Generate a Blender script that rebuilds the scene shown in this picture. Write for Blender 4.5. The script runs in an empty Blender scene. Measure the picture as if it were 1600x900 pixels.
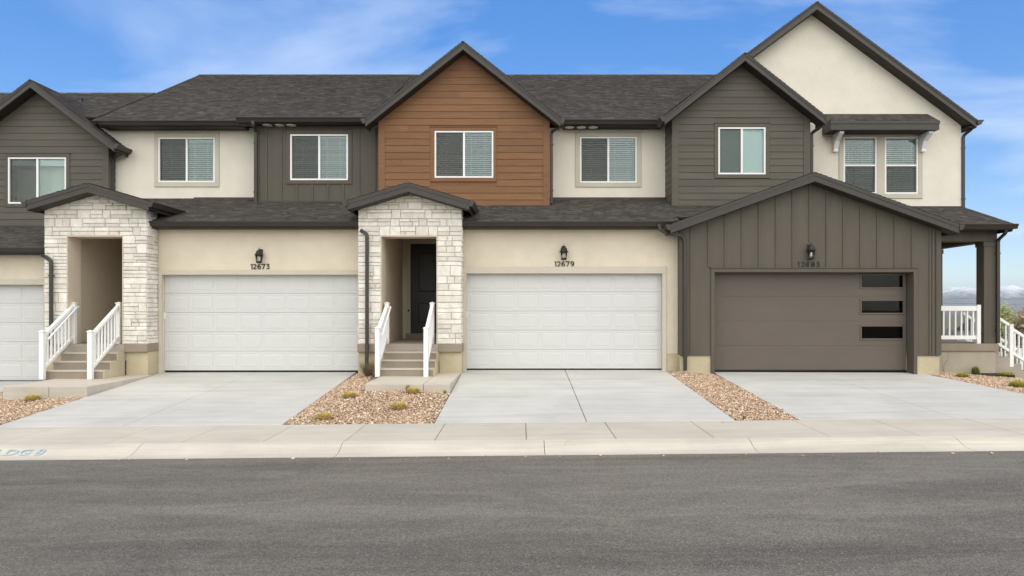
import bpy, bmesh, math, random
import numpy as np
from mathutils import Vector

random.seed(7)
rng = np.random.default_rng(7)
S = bpy.context.scene
COL = S.collection
R = math.radians

# ------------------------------------------------------------------ camera
EYE = 1.509          # camera height above the garage floors (m)
F = 1150.0           # focal length in survey units
cam = bpy.data.cameras.new('camera')
cam.sensor_fit = 'HORIZONTAL'
cam.sensor_width = 36.0
cam.lens = F / 1600 * 36.0
cam.shift_x = -15 / 1600
cam.shift_y = 34 / 1600
cam.clip_start = 0.1
cam.clip_end = 80000
cam_o = bpy.data.objects.new('camera', cam)
cam_o.location = (0, 0, EYE)
cam_o.rotation_euler = (R(90), 0, 0)
COL.objects.link(cam_o)
S.camera = cam_o

# ------------------------------------------------------------------ sky, sun, exposure
SUN_EL, SUN_AZ = 48.0, 172.0     # azimuth clockwise from +Y: the sun stands behind the viewer, a little to the right
world = bpy.data.worlds.new('World')
S.world = world
world.use_nodes = True
wn, wl = world.node_tree.nodes, world.node_tree.links
wn.clear()
w_out = wn.new('ShaderNodeOutputWorld')
w_bg = wn.new('ShaderNodeBackground')
w_bg.inputs['Strength'].default_value = 0.15
sky = wn.new('ShaderNodeTexSky')
sky.sky_type = 'NISHITA'
sky.sun_disc = False
sky.sun_elevation = R(SUN_EL)
sky.sun_rotation = R(SUN_AZ)
sky.altitude = 1400
sky.air_density = 1.0
sky.dust_density = 0.35
sky.ozone_density = 2.0
w_hsv = wn.new('ShaderNodeHueSaturation')
w_hsv.inputs['Saturation'].default_value = 2.05
w_hsv.inputs['Hue'].default_value = 0.516
w_hsv.inputs['Value'].default_value = 1.74
w_gam = wn.new('ShaderNodeGamma')
w_gam.inputs['Gamma'].default_value = 0.50
wl.new(sky.outputs[0], w_gam.inputs['Color'])
wl.new(w_gam.outputs[0], w_hsv.inputs['Color'])
# thin cirrus: direction projected on a high layer
tc = wn.new('ShaderNodeTexCoord')
sep = wn.new('ShaderNodeSeparateXYZ')
wl.new(tc.outputs['Generated'], sep.inputs[0])
zadd = wn.new('ShaderNodeMath'); zadd.operation = 'ADD'; zadd.inputs[1].default_value = 0.12
zmax = wn.new('ShaderNodeMath'); zmax.operation = 'MAXIMUM'; zmax.inputs[1].default_value = 0.0
wl.new(sep.outputs['Z'], zmax.inputs[0]); wl.new(zmax.outputs[0], zadd.inputs[0])
dx = wn.new('ShaderNodeMath'); dx.operation = 'DIVIDE'
dy = wn.new('ShaderNodeMath'); dy.operation = 'DIVIDE'
wl.new(sep.outputs['X'], dx.inputs[0]); wl.new(zadd.outputs[0], dx.inputs[1])
wl.new(sep.outputs['Y'], dy.inputs[0]); wl.new(zadd.outputs[0], dy.inputs[1])
comb = wn.new('ShaderNodeCombineXYZ')
wl.new(dx.outputs[0], comb.inputs[0]); wl.new(dy.outputs[0], comb.inputs[1])
mp = wn.new('ShaderNodeMapping')
mp.inputs['Rotation'].default_value = (0, 0, R(14))
mp.inputs['Scale'].default_value = (0.75, 1.05, 1.0)
mp.inputs['Location'].default_value = (2.1, 9.4, 0)
wl.new(comb.outputs[0], mp.inputs['Vector'])
cn = wn.new('ShaderNodeTexNoise')
cn.inputs['Scale'].default_value = 1.0
cn.inputs['Detail'].default_value = 7
cn.inputs['Roughness'].default_value = 0.55
cn.inputs['Distortion'].default_value = 0.45
wl.new(mp.outputs[0], cn.inputs['Vector'])
cr = wn.new('ShaderNodeValToRGB')
cr.color_ramp.elements[0].position = 0.50; cr.color_ramp.elements[0].color = (0, 0, 0, 1)
cr.color_ramp.elements[1].position = 0.95; cr.color_ramp.elements[1].color = (0.85, 0.85, 0.85, 1)
wl.new(cn.outputs['Fac'], cr.inputs['Fac'])
cmix = wn.new('ShaderNodeMixRGB')
cmix.inputs['Color2'].default_value = (5.2, 5.5, 5.9, 1)
wl.new(cr.outputs['Color'], cmix.inputs['Fac'])
wl.new(w_hsv.outputs['Color'], cmix.inputs['Color1'])
wl.new(cmix.outputs['Color'], w_bg.inputs['Color'])
wl.new(w_bg.outputs[0], w_out.inputs['Surface'])

sun = bpy.data.lights.new('sun', 'SUN')
sun.energy = 3.6
sun.angle = R(125)
sun.color = (1.0, 0.895, 0.64)
sun_o = bpy.data.objects.new('sun', sun)
az, el = R(SUN_AZ), R(SUN_EL)
to_sun = Vector((math.sin(az) * math.cos(el), math.cos(az) * math.cos(el), math.sin(el)))
sun_o.rotation_euler = to_sun.to_track_quat('Z', 'Y').to_euler()
sun_o.location = (20, -20, 40)
COL.objects.link(sun_o)

vs = S.view_settings
vs.view_transform = 'Standard'
vs.look = 'None'
vs.gamma = 1.0
vs.exposure = 0.62
S.cycles.max_bounces = 8
S.cycles.transparent_max_bounces = 12
S.cycles.use_denoising = True
S.cycles.volume_bounces = 0
S.cycles.sample_clamp_indirect = 6


# survey of the street: a bearing read at a known depth Y gives metres
def sx(p, Y): return (p - 815.0) / F * Y
def sz(p, Y): return EYE + (484.0 - p) / F * Y


# ------------------------------------------------------------------ materials
def _nt(name):
    m = bpy.data.materials.new(name)
    m.use_nodes = True
    nt = m.node_tree
    return m, nt, nt.nodes['Principled BSDF']


def srgb(r, g, b):
    f = lambda c: (c / 255 / 12.92) if c / 255 <= 0.04045 else ((c / 255 + 0.055) / 1.055) ** 2.4
    return (f(r), f(g), f(b))


def mix_node(nt, mode, fac, a, b):
    n = nt.nodes.new('ShaderNodeMixRGB')
    n.blend_type = mode
    for sock, val in ((n.inputs[0], fac), (n.inputs[1], a), (n.inputs[2], b)):
        if hasattr(val, 'type') and hasattr(val, 'is_output'):
            nt.links.new(val, sock)
        elif isinstance(val, (int, float)):
            sock.default_value = val
        else:
            sock.default_value = (*val, 1)
    return n.outputs[0]


def noise(nt, scale, detail=4, rough=0.55, vec=None, stretch=None, distortion=0.0):
    n = nt.nodes.new('ShaderNodeTexNoise')
    n.inputs['Scale'].default_value = scale
    n.inputs['Detail'].default_value = detail
    n.inputs['Roughness'].default_value = rough
    n.inputs['Distortion'].default_value = distortion
    t = nt.nodes.new('ShaderNodeTexCoord')
    src = t.outputs['Object']
    if stretch:
        m = nt.nodes.new('ShaderNodeMapping')
        m.inputs['Scale'].default_value = stretch
        nt.links.new(src, m.inputs[0])
        src = m.outputs[0]
    nt.links.new(src, n.inputs['Vector'])
    return n.outputs['Fac']


def ramp(nt, fac, p0, p1, c0=(0, 0, 0), c1=(1, 1, 1)):
    n = nt.nodes.new('ShaderNodeValToRGB')
    n.color_ramp.elements[0].position = p0
    n.color_ramp.elements[1].position = p1
    n.color_ramp.elements[0].color = (*c0, 1)
    n.color_ramp.elements[1].color = (*c1, 1)
    nt.links.new(fac, n.inputs[0])
    return n.outputs[0]


def bump(nt, bs, height, strength, dist):
    b = nt.nodes.new('ShaderNodeBump')
    b.inputs['Strength'].default_value = strength
    b.inputs['Distance'].default_value = dist
    nt.links.new(height, b.inputs['Height'])
    nt.links.new(b.outputs[0], bs.inputs['Normal'])


def plain(name, col, rough=0.6, var=0.10, scale=3.0, stretch=None, bstr=0.0, bscale=150, bdist=0.003,
          objrand=0.0, metallic=0.0, spec=0.4, fine=0.0, fscale=60):
    m, nt, bs = _nt(name)
    lo = tuple(c * (1 - var) for c in col)
    hi = tuple(min(1, c * (1 + var)) for c in col)
    f = ramp(nt, noise(nt, scale, 5, 0.6, stretch=stretch), 0.3, 0.7)
    c = mix_node(nt, 'MIX', f, lo, hi)
    if fine:
        g = ramp(nt, noise(nt, fscale, 3, 0.7), 0.25, 0.75, (1 - fine,) * 3, (1 + fine,) * 3)
        c = mix_node(nt, 'MULTIPLY', 1.0, c, g)
    if objrand:
        oi = nt.nodes.new('ShaderNodeObjectInfo')
        g = ramp(nt, oi.outputs['Random'], 0, 1, (1 - objrand,) * 3, (1 + objrand,) * 3)
        c = mix_node(nt, 'MULTIPLY', 1.0, c, g)
    nt.links.new(c, bs.inputs['Base Color'])
    bs.inputs['Roughness'].default_value = rough
    bs.inputs['Metallic'].default_value = metallic
    bs.inputs['Specular IOR Level'].default_value = spec
    if bstr:
        bump(nt, bs, noise(nt, bscale, 3, 0.6), bstr, bdist)
    return m


M = {}
M['stucco'] = plain('stucco_cream', (0.70, 0.652, 0.565), 0.9, 0.065, 1.3, bstr=0.5, bscale=90, bdist=0.004, spec=0.2, fine=0.05, fscale=45)
M['stucco_low'] = plain('stucco_beige', (0.63, 0.56, 0.445), 0.9, 0.075, 1.6, bstr=0.5, bscale=90, bdist=0.004, spec=0.2, fine=0.05, fscale=45)
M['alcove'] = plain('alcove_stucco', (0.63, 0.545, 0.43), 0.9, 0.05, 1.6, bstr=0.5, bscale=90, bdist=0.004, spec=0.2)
M['trim'] = plain('stucco_trim', (0.52, 0.48, 0.40), 0.85, 0.04, 2.0, bstr=0.3, bscale=110, spec=0.2)
M['green'] = plain('olive_siding', (0.096, 0.084, 0.067), 0.62, 0.10, 1.1, stretch=(1, 1, 5), bstr=0.25, bscale=40, objrand=0.07, spec=0.3, fine=0.06, fscale=30)
M['olive_bb'] = plain('olive_panel', (0.091, 0.079, 0.062), 0.62, 0.09, 1.0, stretch=(4, 1, 0.7), bstr=0.25, bscale=50, objrand=0.05, spec=0.3, fine=0.06, fscale=35)
M['bronze'] = plain('bronze_metal', (0.032, 0.025, 0.020), 0.42, 0.12, 2.0, spec=0.5)
M['soffit'] = plain('bronze_soffit', (0.028, 0.022, 0.017), 0.6, 0.1, 2.0)
M['white_door'] = plain('white_steel', (0.56, 0.56, 0.55), 0.42, 0.02, 1.0, bstr=0.12, bscale=220, bdist=0.001, spec=0.4)
M['brown_door'] = plain('taupe_steel', (0.104, 0.083, 0.068), 0.5, 0.05, 0.8, stretch=(1, 1, 3), bstr=0.2, bscale=200, bdist=0.001, spec=0.4, fine=0.05, fscale=25)
M['vinyl'] = plain('white_vinyl', (0.80, 0.80, 0.79), 0.38, 0.02, 1.0, spec=0.45)
M['black'] = plain('black_paint', (0.012, 0.012, 0.013), 0.42, 0.1, 2.0, spec=0.4)
M['number'] = plain('number_metal', (0.020, 0.017, 0.014), 0.5, 0.1, 4.0)
M['found'] = plain('foundation_stucco', (0.47, 0.41, 0.285), 0.92, 0.10, 2.2, bstr=0.4, bscale=60, bdist=0.004, spec=0.15, fine=0.07, fscale=25)
M['found_grey'] = plain('porch_concrete', (0.40, 0.36, 0.285), 0.92, 0.10, 1.6, bstr=0.4, bscale=60, bdist=0.004, spec=0.15, fine=0.07, fscale=25)
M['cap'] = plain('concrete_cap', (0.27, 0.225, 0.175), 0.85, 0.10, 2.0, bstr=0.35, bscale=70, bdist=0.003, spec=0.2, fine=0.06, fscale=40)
M['step'] = plain('step_concrete', (0.34, 0.30, 0.255), 0.85, 0.14, 2.2, stretch=(0.6, 2, 2), bstr=0.35, bscale=80, bdist=0.003, spec=0.2, fine=0.07, fscale=40)
M['room'] = plain('room_paint', (0.22, 0.21, 0.19), 0.9, 0.05)
M['blind'] = plain('blind_slats', (0.72, 0.73, 0.72), 0.5, 0.02)
M['shade'] = plain('roller_shade', (0.80, 0.82, 0.80), 0.8, 0.02)
M['mulch'] = plain('mulch', (0.035, 0.025, 0.018), 0.95, 0.4, 20, bstr=0.8, bscale=40, bdist=0.02)
M['bark'] = plain('bark', (0.13, 0.095, 0.065), 0.9, 0.3, 10, bstr=0.5, bscale=40, bdist=0.01)
M['twig'] = plain('dry_twig', (0.17, 0.115, 0.07), 0.9, 0.3, 10)
M['wire'] = plain('wire', (0.05, 0.05, 0.055), 0.6, 0.1)
M['far_wall'] = plain('far_siding', (0.50, 0.46, 0.40), 0.85, 0.05)
M['far_wall_b'] = plain('far_siding_grey', (0.33, 0.34, 0.35), 0.85, 0.05)
M['far_roof'] = plain('far_shingles', (0.085, 0.078, 0.075), 0.9, 0.2, 1.0)
M['far_pane'] = plain('far_glass', (0.03, 0.035, 0.045), 0.1, 0.1)


def m_wood():
    m, nt, bs = _nt('stained_lap_siding')
    g = noise(nt, 5.0, 6, 0.65, stretch=(0.28, 1, 7), distortion=0.6)
    c = mix_node(nt, 'MIX', ramp(nt, g, 0.32, 0.72), (0.165, 0.076, 0.033), (0.228, 0.116, 0.054))
    k = ramp(nt, noise(nt, 16.0, 4, 0.7, stretch=(0.25, 1, 9)), 0.25, 0.6, (0.84, 0.82, 0.80), (1.05, 1.05, 1.05))
    c = mix_node(nt, 'MULTIPLY', 1.0, c, k)
    oi = nt.nodes.new('ShaderNodeObjectInfo')
    c = mix_node(nt, 'MULTIPLY', 1.0, c, ramp(nt, oi.outputs['Random'], 0, 1, (0.89, 0.88, 0.87), (1.09, 1.08, 1.07)))
    nt.links.new(c, bs.inputs['Base Color'])
    bs.inputs['Roughness'].default_value = 0.6
    bs.inputs['Specular IOR Level'].default_value = 0.3
    bump(nt, bs, g, 0.3, 0.006)
    return m


M['wood'] = m_wood()


def m_shingle():
    m, nt, bs = _nt('asphalt_shingles')
    a = nt.nodes.new('ShaderNodeAttribute'); a.attribute_name = 'tint'
    g = noise(nt, 70, 3, 0.7)
    c = mix_node(nt, 'MULTIPLY', 1.0, a.outputs['Color'], ramp(nt, g, 0.25, 0.75, (0.7,) * 3, (1.3,) * 3))
    l = ramp(nt, noise(nt, 0.7, 4, 0.6), 0.3, 0.7, (0.96,) * 3, (1.04,) * 3)
    c = mix_node(nt, 'MULTIPLY', 1.0, c, l)
    nt.links.new(c, bs.inputs['Base Color'])
    bs.inputs['Roughness'].default_value = 0.9
    bs.inputs['Specular IOR Level'].default_value = 0.25
    bump(nt, bs, noise(nt, 160, 2, 0.6), 0.6, 0.004)
    return m


M['shingle'] = m_shingle()


def m_stone():
    m, nt, bs = _nt('white_ashlar')
    n1 = noise(nt, 5.0, 6, 0.65, distortion=0.6)
    c = mix_node(nt, 'MIX', ramp(nt, n1, 0.28, 0.66), (0.595, 0.56, 0.505), (0.785, 0.755, 0.70))
    n2 = ramp(nt, noise(nt, 13.0, 5, 0.7, distortion=1.2, stretch=(0.6, 1, 1.6)), 0.22, 0.42, (0.72, 0.70, 0.68), (1.0, 1.0, 1.0))
    c = mix_node(nt, 'MULTIPLY', 1.0, c, n2)
    oi = nt.nodes.new('ShaderNodeObjectInfo')
    c = mix_node(nt, 'MULTIPLY', 1.0, c, ramp(nt, oi.outputs['Random'], 0, 1, (0.86, 0.84, 0.81), (1.09, 1.09, 1.09)))
    nt.links.new(c, bs.inputs['Base Color'])
    bs.inputs['Roughness'].default_value = 0.9
    bs.inputs['Specular IOR Level'].default_value = 0.2
    bump(nt, bs, noise(nt, 28, 5, 0.7), 0.7, 0.012)
    return m


M['stone'] = m_stone()
M['mortar'] = plain('mortar', (0.64, 0.61, 0.55), 0.95, 0.12, 8, bstr=0.4, bscale=80)


def m_concrete(name, col, blotch, streak, stain):
    m, nt, bs = _nt(name)
    f = ramp(nt, noise(nt, 0.8, 6, 0.6), 0.3, 0.7)
    c = mix_node(nt, 'MIX', f, tuple(v * (1 - blotch) for v in col), tuple(min(.95, v * (1 + blotch)) for v in col))
    s = ramp(nt, noise(nt, 2.2, 5, 0.65, stretch=(0.12, 1.6, 1), distortion=0.8), 0.28, 0.55, (1 - streak,) * 3, (1.0,) * 3)
    c = mix_node(nt, 'MULTIPLY', 1.0, c, s)
    t = ramp(nt, noise(nt, 1.5, 7, 0.75, distortion=1.5), 0.24, 0.40, (1 - stain, 1 - stain * 1.1, 1 - stain * 1.25), (1, 1, 1))
    c = mix_node(nt, 'MULTIPLY', 1.0, c, t)
    g = ramp(nt, noise(nt, 55, 3, 0.7), 0.25, 0.75, (0.94,) * 3, (1.05,) * 3)
    c = mix_node(nt, 'MULTIPLY', 1.0, c, g)
    oi = nt.nodes.new('ShaderNodeObjectInfo')
    c = mix_node(nt, 'MULTIPLY', 1.0, c, ramp(nt, oi.outputs['Random'], 0, 1, (0.965,) * 3, (1.02,) * 3))
    nt.links.new(c, bs.inputs['Base Color'])
    bs.inputs['Roughness'].default_value = 0.85
    bs.inputs['Specular IOR Level'].default_value = 0.25
    bump(nt, bs, noise(nt, 60, 3, 0.6, stretch=(0.15, 1, 1)), 0.3, 0.003)
    return m


M['drive'] = m_concrete('driveway_concrete', (0.490, 0.482, 0.455), 0.09, 0.15, 0.15)
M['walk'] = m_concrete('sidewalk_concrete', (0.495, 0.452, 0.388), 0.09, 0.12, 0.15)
M['curb'] = m_concrete('curb_concrete', (0.525, 0.483, 0.412), 0.10, 0.18, 0.18)
M['joint'] = plain('slab_joint', (0.24, 0.22, 0.19), 0.95, 0.2, 5)


def m_asphalt():
    m, nt, bs = _nt('asphalt')
    f = ramp(nt, noise(nt, 0.9, 6, 0.62, stretch=(0.14, 1, 1), distortion=0.7), 0.3, 0.70)
    c = mix_node(nt, 'MIX', f, (0.100, 0.092, 0.081), (0.188, 0.173, 0.150))
    p = ramp(nt, noise(nt, 1.4, 6, 0.75, distortion=1.4, stretch=(0.5, 1, 1)), 0.42, 0.72, (0.90, 0.89, 0.88), (1.22, 1.19, 1.13))
    c = mix_node(nt, 'MULTIPLY', 1.0, c, p)
    v = nt.nodes.new('ShaderNodeTexVoronoi'); v.inputs['Scale'].default_value = 95
    t = nt.nodes.new('ShaderNodeTexCoord'); nt.links.new(t.outputs['Object'], v.inputs['Vector'])
    sp = nt.nodes.new('ShaderNodeSeparateColor'); nt.links.new(v.outputs['Color'], sp.inputs[0])
    g = ramp(nt, sp.outputs[0], 0.05, 0.97, (0.66, 0.66, 0.67), (1.34, 1.33, 1.31))
    c = mix_node(nt, 'MULTIPLY', 1.0, c, g)
    g2 = ramp(nt, noise(nt, 38, 3, 0.75), 0.28, 0.72, (0.84,) * 3, (1.14,) * 3)
    c = mix_node(nt, 'MULTIPLY', 1.0, c, g2)
    # pale chips of aggregate
    g3 = ramp(nt, sp.outputs[1], 0.965, 0.985, (0, 0, 0), (0.6, 0.6, 0.6))
    c = mix_node(nt, 'MIX', g3, c, (0.30, 0.28, 0.25))
    nt.links.new(c, bs.inputs['Base Color'])
    bs.inputs['Roughness'].default_value = 0.9
    bs.inputs['Specular IOR Level'].default_value = 0.3
    bump(nt, bs, v.outputs['Distance'], 0.5, 0.006)
    return m


M['asphalt'] = m_asphalt()


def m_tint(name, rough=0.85, fine=0.15, fscale=60, transl=0.0):
    m, nt, bs = _nt(name)
    a = nt.nodes.new('ShaderNodeAttribute'); a.attribute_name = 'tint'
    c = mix_node(nt, 'MULTIPLY', 1.0, a.outputs['Color'], ramp(nt, noise(nt, fscale, 3, 0.6), 0.25, 0.75, (1 - fine,) * 3, (1 + fine,) * 3))
    nt.links.new(c, bs.inputs['Base Color'])
    bs.inputs['Roughness'].default_value = rough
    bs.inputs['Specular IOR Level'].default_value = 0.2
    if transl:
        tr = nt.nodes.new('ShaderNodeBsdfTranslucent')
        nt.links.new(c, tr.inputs['Color'])
        mx = nt.nodes.new('ShaderNodeMixShader'); mx.inputs[0].default_value = transl
        nt.links.new(bs.outputs[0], mx.inputs[1]); nt.links.new(tr.outputs[0], mx.inputs[2])
        nt.links.new(mx.outputs[0], nt.nodes['Material Output'].inputs['Surface'])
    return m


M['gravel'] = m_tint('gravel_stones', 0.85, 0.2, 80)
M['blade'] = m_tint('grass_blades', 0.7, 0.05, 30, 0.35)
M['leaf'] = m_tint('leaves', 0.6, 0.05, 30, 0.3)
M['gravel_bed'] = plain('gravel_bed', (0.33, 0.25, 0.18), 0.95, 0.3, 25, bstr=0.8, bscale=35, bdist=0.02)


def m_terrain():
    m, nt, bs = _nt('dry_grassland')
    f = ramp(nt, noise(nt, 0.02, 8, 0.65), 0.35, 0.65)
    c = mix_node(nt, 'MIX', f, (0.17, 0.125, 0.065), (0.085, 0.082, 0.045))
    g = ramp(nt, noise(nt, 1.2, 6, 0.7), 0.3, 0.7, (0.75,) * 3, (1.2,) * 3)
    nt.links.new(mix_node(nt, 'MULTIPLY', 1.0, c, g), bs.inputs['Base Color'])
    bs.inputs['Roughness'].default_value = 0.95
    return m


M['terrain'] = m_terrain()


def m_mountain():
    m, nt, bs = _nt('snowy_rock')
    geo = nt.nodes.new('ShaderNodeNewGeometry')
    sp = nt.nodes.new('ShaderNodeSeparateXYZ'); nt.links.new(geo.outputs['Position'], sp.inputs[0])
    n1 = noise(nt, 0.006, 8, 0.72)
    ma = nt.nodes.new('ShaderNodeMath'); ma.operation = 'MULTIPLY_ADD'
    ma.inputs[1].default_value = 520; ma.inputs[2].default_value = -260
    nt.links.new(n1, ma.inputs[0])
    ad = nt.nodes.new('ShaderNodeMath'); ad.operation = 'ADD'
    nt.links.new(sp.outputs['Z'], ad.inputs[0]); nt.links.new(ma.outputs[0], ad.inputs[1])
    mr = nt.nodes.new('ShaderNodeMapRange')
    mr.inputs['From Min'].default_value = 205; mr.inputs['From Max'].default_value = 400
    nt.links.new(ad.outputs[0], mr.inputs['Value'])
    rock = mix_node(nt, 'MIX', ramp(nt, noise(nt, 0.004, 6, 0.7), 0.35, 0.65), (0.10, 0.11, 0.10), (0.17, 0.16, 0.14))
    c = mix_node(nt, 'MIX', mr.outputs[0], rock, (0.80, 0.81, 0.83))
    nt.links.new(c, bs.inputs['Base Color'])
    bs.inputs['Roughness'].default_value = 0.95
    return m


M['mountain'] = m_mountain()


def m_glass(name, tint, refl=1.45, base=0.0):
    m = bpy.data.materials.new(name); m.use_nodes = True
    nt = m.node_tree; nt.nodes.clear()
    out = nt.nodes.new('ShaderNodeOutputMaterial')
    tr = nt.nodes.new('ShaderNodeBsdfTransparent'); tr.inputs[0].default_value = (*tint, 1)
    gl = nt.nodes.new('ShaderNodeBsdfGlossy'); gl.inputs['Roughness'].default_value = 0.01
    fr = nt.nodes.new('ShaderNodeFresnel'); fr.inputs['IOR'].default_value = refl
    ad = nt.nodes.new('ShaderNodeMath'); ad.operation = 'ADD'; ad.inputs[1].default_value = base
    nt.links.new(fr.outputs[0], ad.inputs[0])
    mx = nt.nodes.new('ShaderNodeMixShader')
    nt.links.new(ad.outputs[0], mx.inputs[0]); nt.links.new(tr.outputs[0], mx.inputs[1]); nt.links.new(gl.outputs[0], mx.inputs[2])
    nt.links.new(mx.outputs[0], out.inputs['Surface'])
    return m


M['glass'] = m_glass('window_glass', (0.84, 0.92, 0.91), 1.5, 0.02)
M['glass_dark'] = m_glass('tinted_glass', (0.25, 0.25, 0.26), 1.33, 0.0)
M['glass_lamp'] = m_glass('lamp_glass', (0.92, 0.92, 0.90), 1.45)


def m_screen():
    m = bpy.data.materials.new('insect_mesh'); m.use_nodes = True
    nt = m.node_tree; nt.nodes.clear()
    out = nt.nodes.new('ShaderNodeOutputMaterial')
    tr = nt.nodes.new('ShaderNodeBsdfTransparent')
    df = nt.nodes.new('ShaderNodeBsdfDiffuse'); df.inputs[0].default_value = (0.085, 0.078, 0.070, 1)
    mx = nt.nodes.new('ShaderNodeMixShader'); mx.inputs[0].default_value = 0.50
    nt.links.new(tr.outputs[0], mx.inputs[1]); nt.links.new(df.outputs[0], mx.inputs[2])
    nt.links.new(mx.outputs[0], out.inputs['Surface'])
    return m


M['screen'] = m_screen()
m_l = bpy.data.materials.new('recessed_lens'); m_l.use_nodes = True
m_l.node_tree.nodes['Principled BSDF'].inputs['Base Color'].default_value = (0.8, 0.78, 0.72, 1)
M['lens'] = m_l
M['marker'] = plain('blue_marking_paint', (0.36, 0.43, 0.47), 0.9, 0.25, 14)

# ------------------------------------------------------------------ builders
OFF = {}


def tag(o, label=None, cat=None, group=None, kind=None):
    if label: o['label'] = label
    if cat: o['category'] = cat
    if group: o['group'] = group
    if kind: o['kind'] = kind
    return o


def thing(name, loc, label, cat, group=None):
    o = bpy.data.objects.new(name, None)
    o.empty_display_size = 0.2
    o.location = loc
    COL.objects.link(o)
    OFF[o.name] = Vector(loc)
    return tag(o, label, cat, group)


def link_mesh(me, name, parent, loc=None):
    o = bpy.data.objects.new(name, me)
    COL.objects.link(o)
    if parent is not None:
        o.parent = parent
        OFF[o.name] = OFF[parent.name]
    else:
        OFF[o.name] = Vector((0, 0, 0))
    if loc is not None:
        o.location = loc
    return o


class MB:
    def __init__(s): s.v = []; s.f = []; s.c = []

    def add(s, vs, fs, col=None):
        b = len(s.v)
        s.v.extend(vs)
        s.f.extend(tuple(b + i for i in f) for f in fs)
        if col is not None: s.c.extend([col] * len(vs))
        return s

    def box(s, x0, x1, y0, y1, z0, z1):
        return s.add([(x0, y0, z0), (x1, y0, z0), (x1, y1, z0), (x0, y1, z0), (x0, y0, z1), (x1, y0, z1), (x1, y1, z1), (x0, y1, z1)],
                     [(0, 3, 2, 1), (4, 5, 6, 7), (0, 1, 5, 4), (1, 2, 6, 5), (2, 3, 7, 6), (3, 0, 4, 7)])

    def prism_y(s, poly, y0, y1):           # polygon in x,z pushed along y
        n = len(poly)
        vs = [(x, y0, z) for x, z in poly] + [(x, y1, z) for x, z in poly]
        return s.add(vs, [tuple(range(n)), tuple(range(2 * n - 1, n - 1, -1))] + [(i, n + i, n + (i + 1) % n, (i + 1) % n) for i in range(n)])

    def prism_x(s, poly, x0, x1):           # polygon in y,z pushed along x
        n = len(poly)
        vs = [(x0, y, z) for y, z in poly] + [(x1, y, z) for y, z in poly]
        return s.add(vs, [tuple(range(n)), tuple(range(2 * n - 1, n - 1, -1))] + [(i, n + i, n + (i + 1) % n, (i + 1) % n) for i in range(n)])

    def tube(s, pts, r, n=6, taper=None, square=None):
        pts = [Vector(p) for p in pts]
        rings = []
        for i, p in enumerate(pts):
            d = (pts[min(i + 1, len(pts) - 1)] - pts[max(i - 1, 0)]).normalized()
            up = Vector((0, 1, 0)) if abs(d.y) < 0.9 else Vector((1, 0, 0))
            a = d.cross(up).normalized(); b = a.cross(d).normalized()
            rr = r if taper is None else r + (taper - r) * i / (len(pts) - 1)
            if square:
                w, h = square
                ring = [p + a * w * sa + b * h * sb for sa, sb in ((-1, -.7), (-.7, -1), (.7, -1), (1, -.7), (1, .7), (.7, 1), (-.7, 1), (-1, .7))]
            else:
                ring = [p + (a * math.cos(2 * math.pi * k / n) + b * math.sin(2 * math.pi * k / n)) * rr for k in range(n)]
            rings.append(ring)
        k = len(rings[0])
        vs = [tuple(q) for ring in rings for q in ring]
        fs = [(i * k + j, i * k + (j + 1) % k, (i + 1) * k + (j + 1) % k, (i + 1) * k + j) for i in range(len(rings) - 1) for j in range(k)]
        fs += [tuple(range(k - 1, -1, -1)), tuple((len(rings) - 1) * k + j for j in range(k))]
        return s.add(vs, fs)

    def lathe(s, prof, c, n=10):            # prof: (radius, z)
        vs = [(c[0] + r * math.cos(2 * math.pi * k / n), c[1] + r * math.sin(2 * math.pi * k / n), c[2] + z) for r, z in prof for k in range(n)]
        fs = [(i * n + j, i * n + (j + 1) % n, (i + 1) * n + (j + 1) % n, (i + 1) * n + j) for i in range(len(prof) - 1) for j in range(n)]
        fs += [tuple(range(n - 1, -1, -1)), tuple((len(prof) - 1) * n + j for j in range(n))]
        return s.add(vs, fs)

    def mesh(s, name, mat, off=Vector((0, 0, 0)), bevel=0.0, recalc=True, smooth=False):
        me = bpy.data.meshes.new(name)
        me.from_pydata([(x - off[0], y - off[1], z - off[2]) for x, y, z in s.v], [], s.f)
        if s.c:
            at = me.color_attributes.new('tint', 'FLOAT_COLOR', 'POINT')
            at.data.foreach_set('color', np.array([(*c, 1) for c in s.c], dtype=np.float32).ravel())
        if recalc or bevel:
            bm = bmesh.new(); bm.from_mesh(me)
            if recalc: bmesh.ops.recalc_face_normals(bm, faces=bm.faces)
            if bevel:
                bmesh.ops.bevel(bm, geom=bm.edges[:], offset=bevel, segments=1, affect='EDGES', clamp_overlap=True)
            bm.to_mesh(me); bm.free()
        if smooth:
            me.polygons.foreach_set('use_smooth', [True] * len(me.polygons))
        me.materials.append(M[mat])
        return me

    def build(s, name, mat, parent=None, **k):
        off = OFF[parent.name] if parent is not None else Vector((0, 0, 0))
        return link_mesh(s.mesh(name, mat, off, **k), name, parent)


def part_box(name, mat, parent, x0, x1, y0, y1, z0, z1, bevel=0.0):
    return MB().box(x0, x1, y0, y1, z0, z1).build(name, mat, parent, bevel=bevel)


def clip(poly, a, b, c):
    """keep the side a*x + b*y <= c of a polygon"""
    out = []
    for i in range(len(poly)):
        p, q = poly[i], poly[(i + 1) % len(poly)]
        dp, dq = a * p[0] + b * p[1] - c, a * q[0] + b * q[1] - c
        if dp <= 1e-9: out.append(p)
        if (dp < -1e-9 and dq > 1e-9) or (dp > 1e-9 and dq < -1e-9):
            t = dp / (dp - dq)
            out.append((p[0] + (q[0] - p[0]) * t, p[1] + (q[1] - p[1]) * t))
    return out


def area(poly):
    return 0.5 * abs(sum(poly[i][0] * poly[(i + 1) % len(poly)][1] - poly[(i + 1) % len(poly)][0] * poly[i][1] for i in range(len(poly))))


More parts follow.
